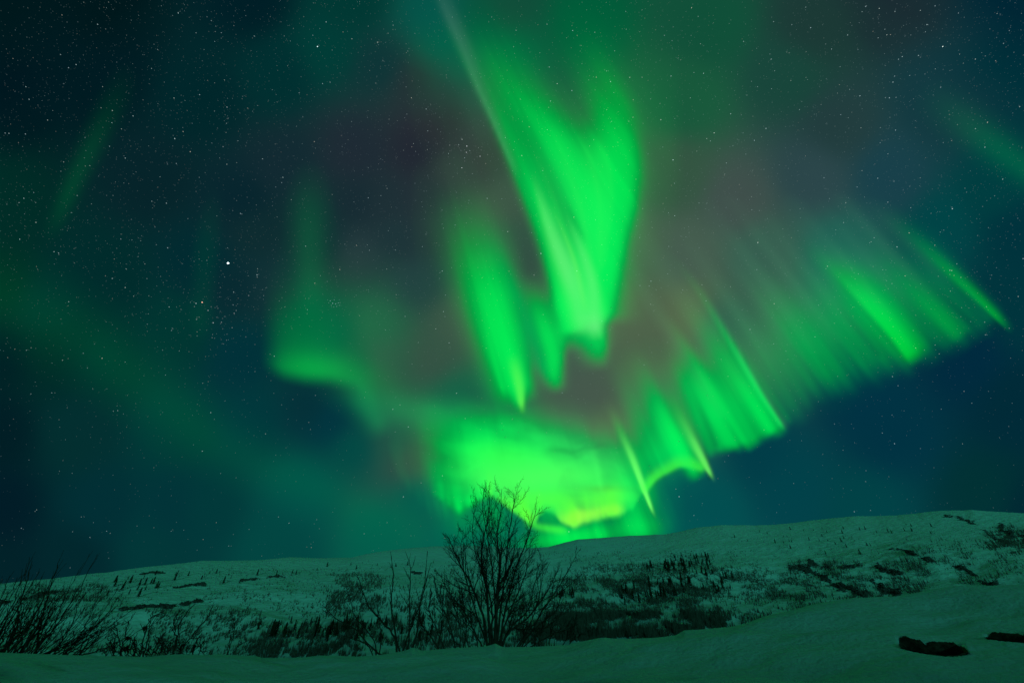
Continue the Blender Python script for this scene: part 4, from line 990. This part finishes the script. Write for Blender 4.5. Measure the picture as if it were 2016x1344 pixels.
# willow thicket at the left edge
def willow(seed, n, x0, x1, len_, lean, dist, label, ytop, name='willow_bush', rmin=.0026):
    p = Plant(seed); r = p.r
    for k in range(n):
        bx = r.uniform(x0, x1); by = np.interp(bx, BANK[:, 0], BANK[:, 1]) + 10
        L = len_ * r.uniform(.45, 1.0); an = lean + r.normal(0, .20)
        tx = bx + L * math.sin(an); ty = by - L * math.cos(an)
        mx, my = (bx + tx) / 2 + r.normal(0, 6) + 6, (by + ty) / 2 + r.normal(0, 5) + 4
        P = stem_px([(bx, by), (mx - 3, my), (tx, ty)], dist + r.uniform(-.7, .7), r.uniform(-.4, .4), r)
        R = np.linspace(r.uniform(.005, .011), rmin, len(P)); p.stems.append((P, R))
        p.twigs(P, R, 0, 1, .34, 7, .22, .02, rmin=rmin * .75, start=.2, bend=.035)
    return p.build(name, tuple(at((x0 + x1) / 2, 1290, dist)), label, 'shrub', None)
willow(41, 50, -110, 75, 210, .60, 8.6, 'dense willow thicket with long stems leaning right at the left edge', 1080)
willow(42, 26, 50, 150, 185, .80, 9.3, 'thin willow bush leaning far right beside the left thicket', 1120)
willow(43, 12, 10, 90, 255, .56, 9.0, 'tall wind bent willow rising above the left skyline', 1080)
young('dry_weeds', 51, (235,1300), [[(232,1302),(243,1265),(252,1230),(262,1208)], [(225,1302),(222,1275),(212,1255)], [(240,1302),(238,1270),(228,1238),(232,1225)]], 8.3, .008, 'small dry weed with bent tops just right of the willows', 'shrub', count=7, ratio=.3, maxd=1, leaves=26, rmin=.0032)
young('dry_weeds', 52, (280,1303), [[(272,1304),(284,1250),(298,1215),(318,1205)], [(280,1304),(290,1255),(296,1225),(300,1205)], [(268,1304),(262,1270),(270,1245)]], 8.1, .009, 'dry weed with a forked top under the long left rock', 'shrub', count=7, ratio=.28, maxd=1, leaves=36, rmin=.0032)
young('dry_weeds', 53, (340,1305), [[(338,1306),(348,1255),(360,1215),(385,1188)], [(335,1306),(346,1260),(345,1225),(352,1200)], [(345,1306),(370,1260),(405,1220),(420,1190)], [(330,1306),(322,1275),(305,1250)]], 8.0, .010, 'tallest dry weed with spreading stems left of the open snow', 'shrub', count=8, ratio=.26, maxd=1, leaves=40, rmin=.0032)
young('dry_weeds', 54, (300,1305), [[(b_, 1306), (b_ + 6, 1285), (b_ + 12, 1262)] for b_ in range(205, 400, 13)], 8.4, .006, 'low dark row of dry weed stalks along the snow edge', 'shrub', count=9, ratio=.5, maxd=2, leaves=40, rmin=.0034)
young('dry_weeds', 55, (445,1300), [[(443,1300),(456,1260),(462,1230),(458,1215)], [(448,1300),(450,1265),(470,1240)], [(452,1300),(470,1270),(485,1262)]], 8.6, .007, 'single thin dry weed standing apart before the lower left belt', 'shrub', count=6, ratio=.28, maxd=1, leaves=14, rmin=.003)
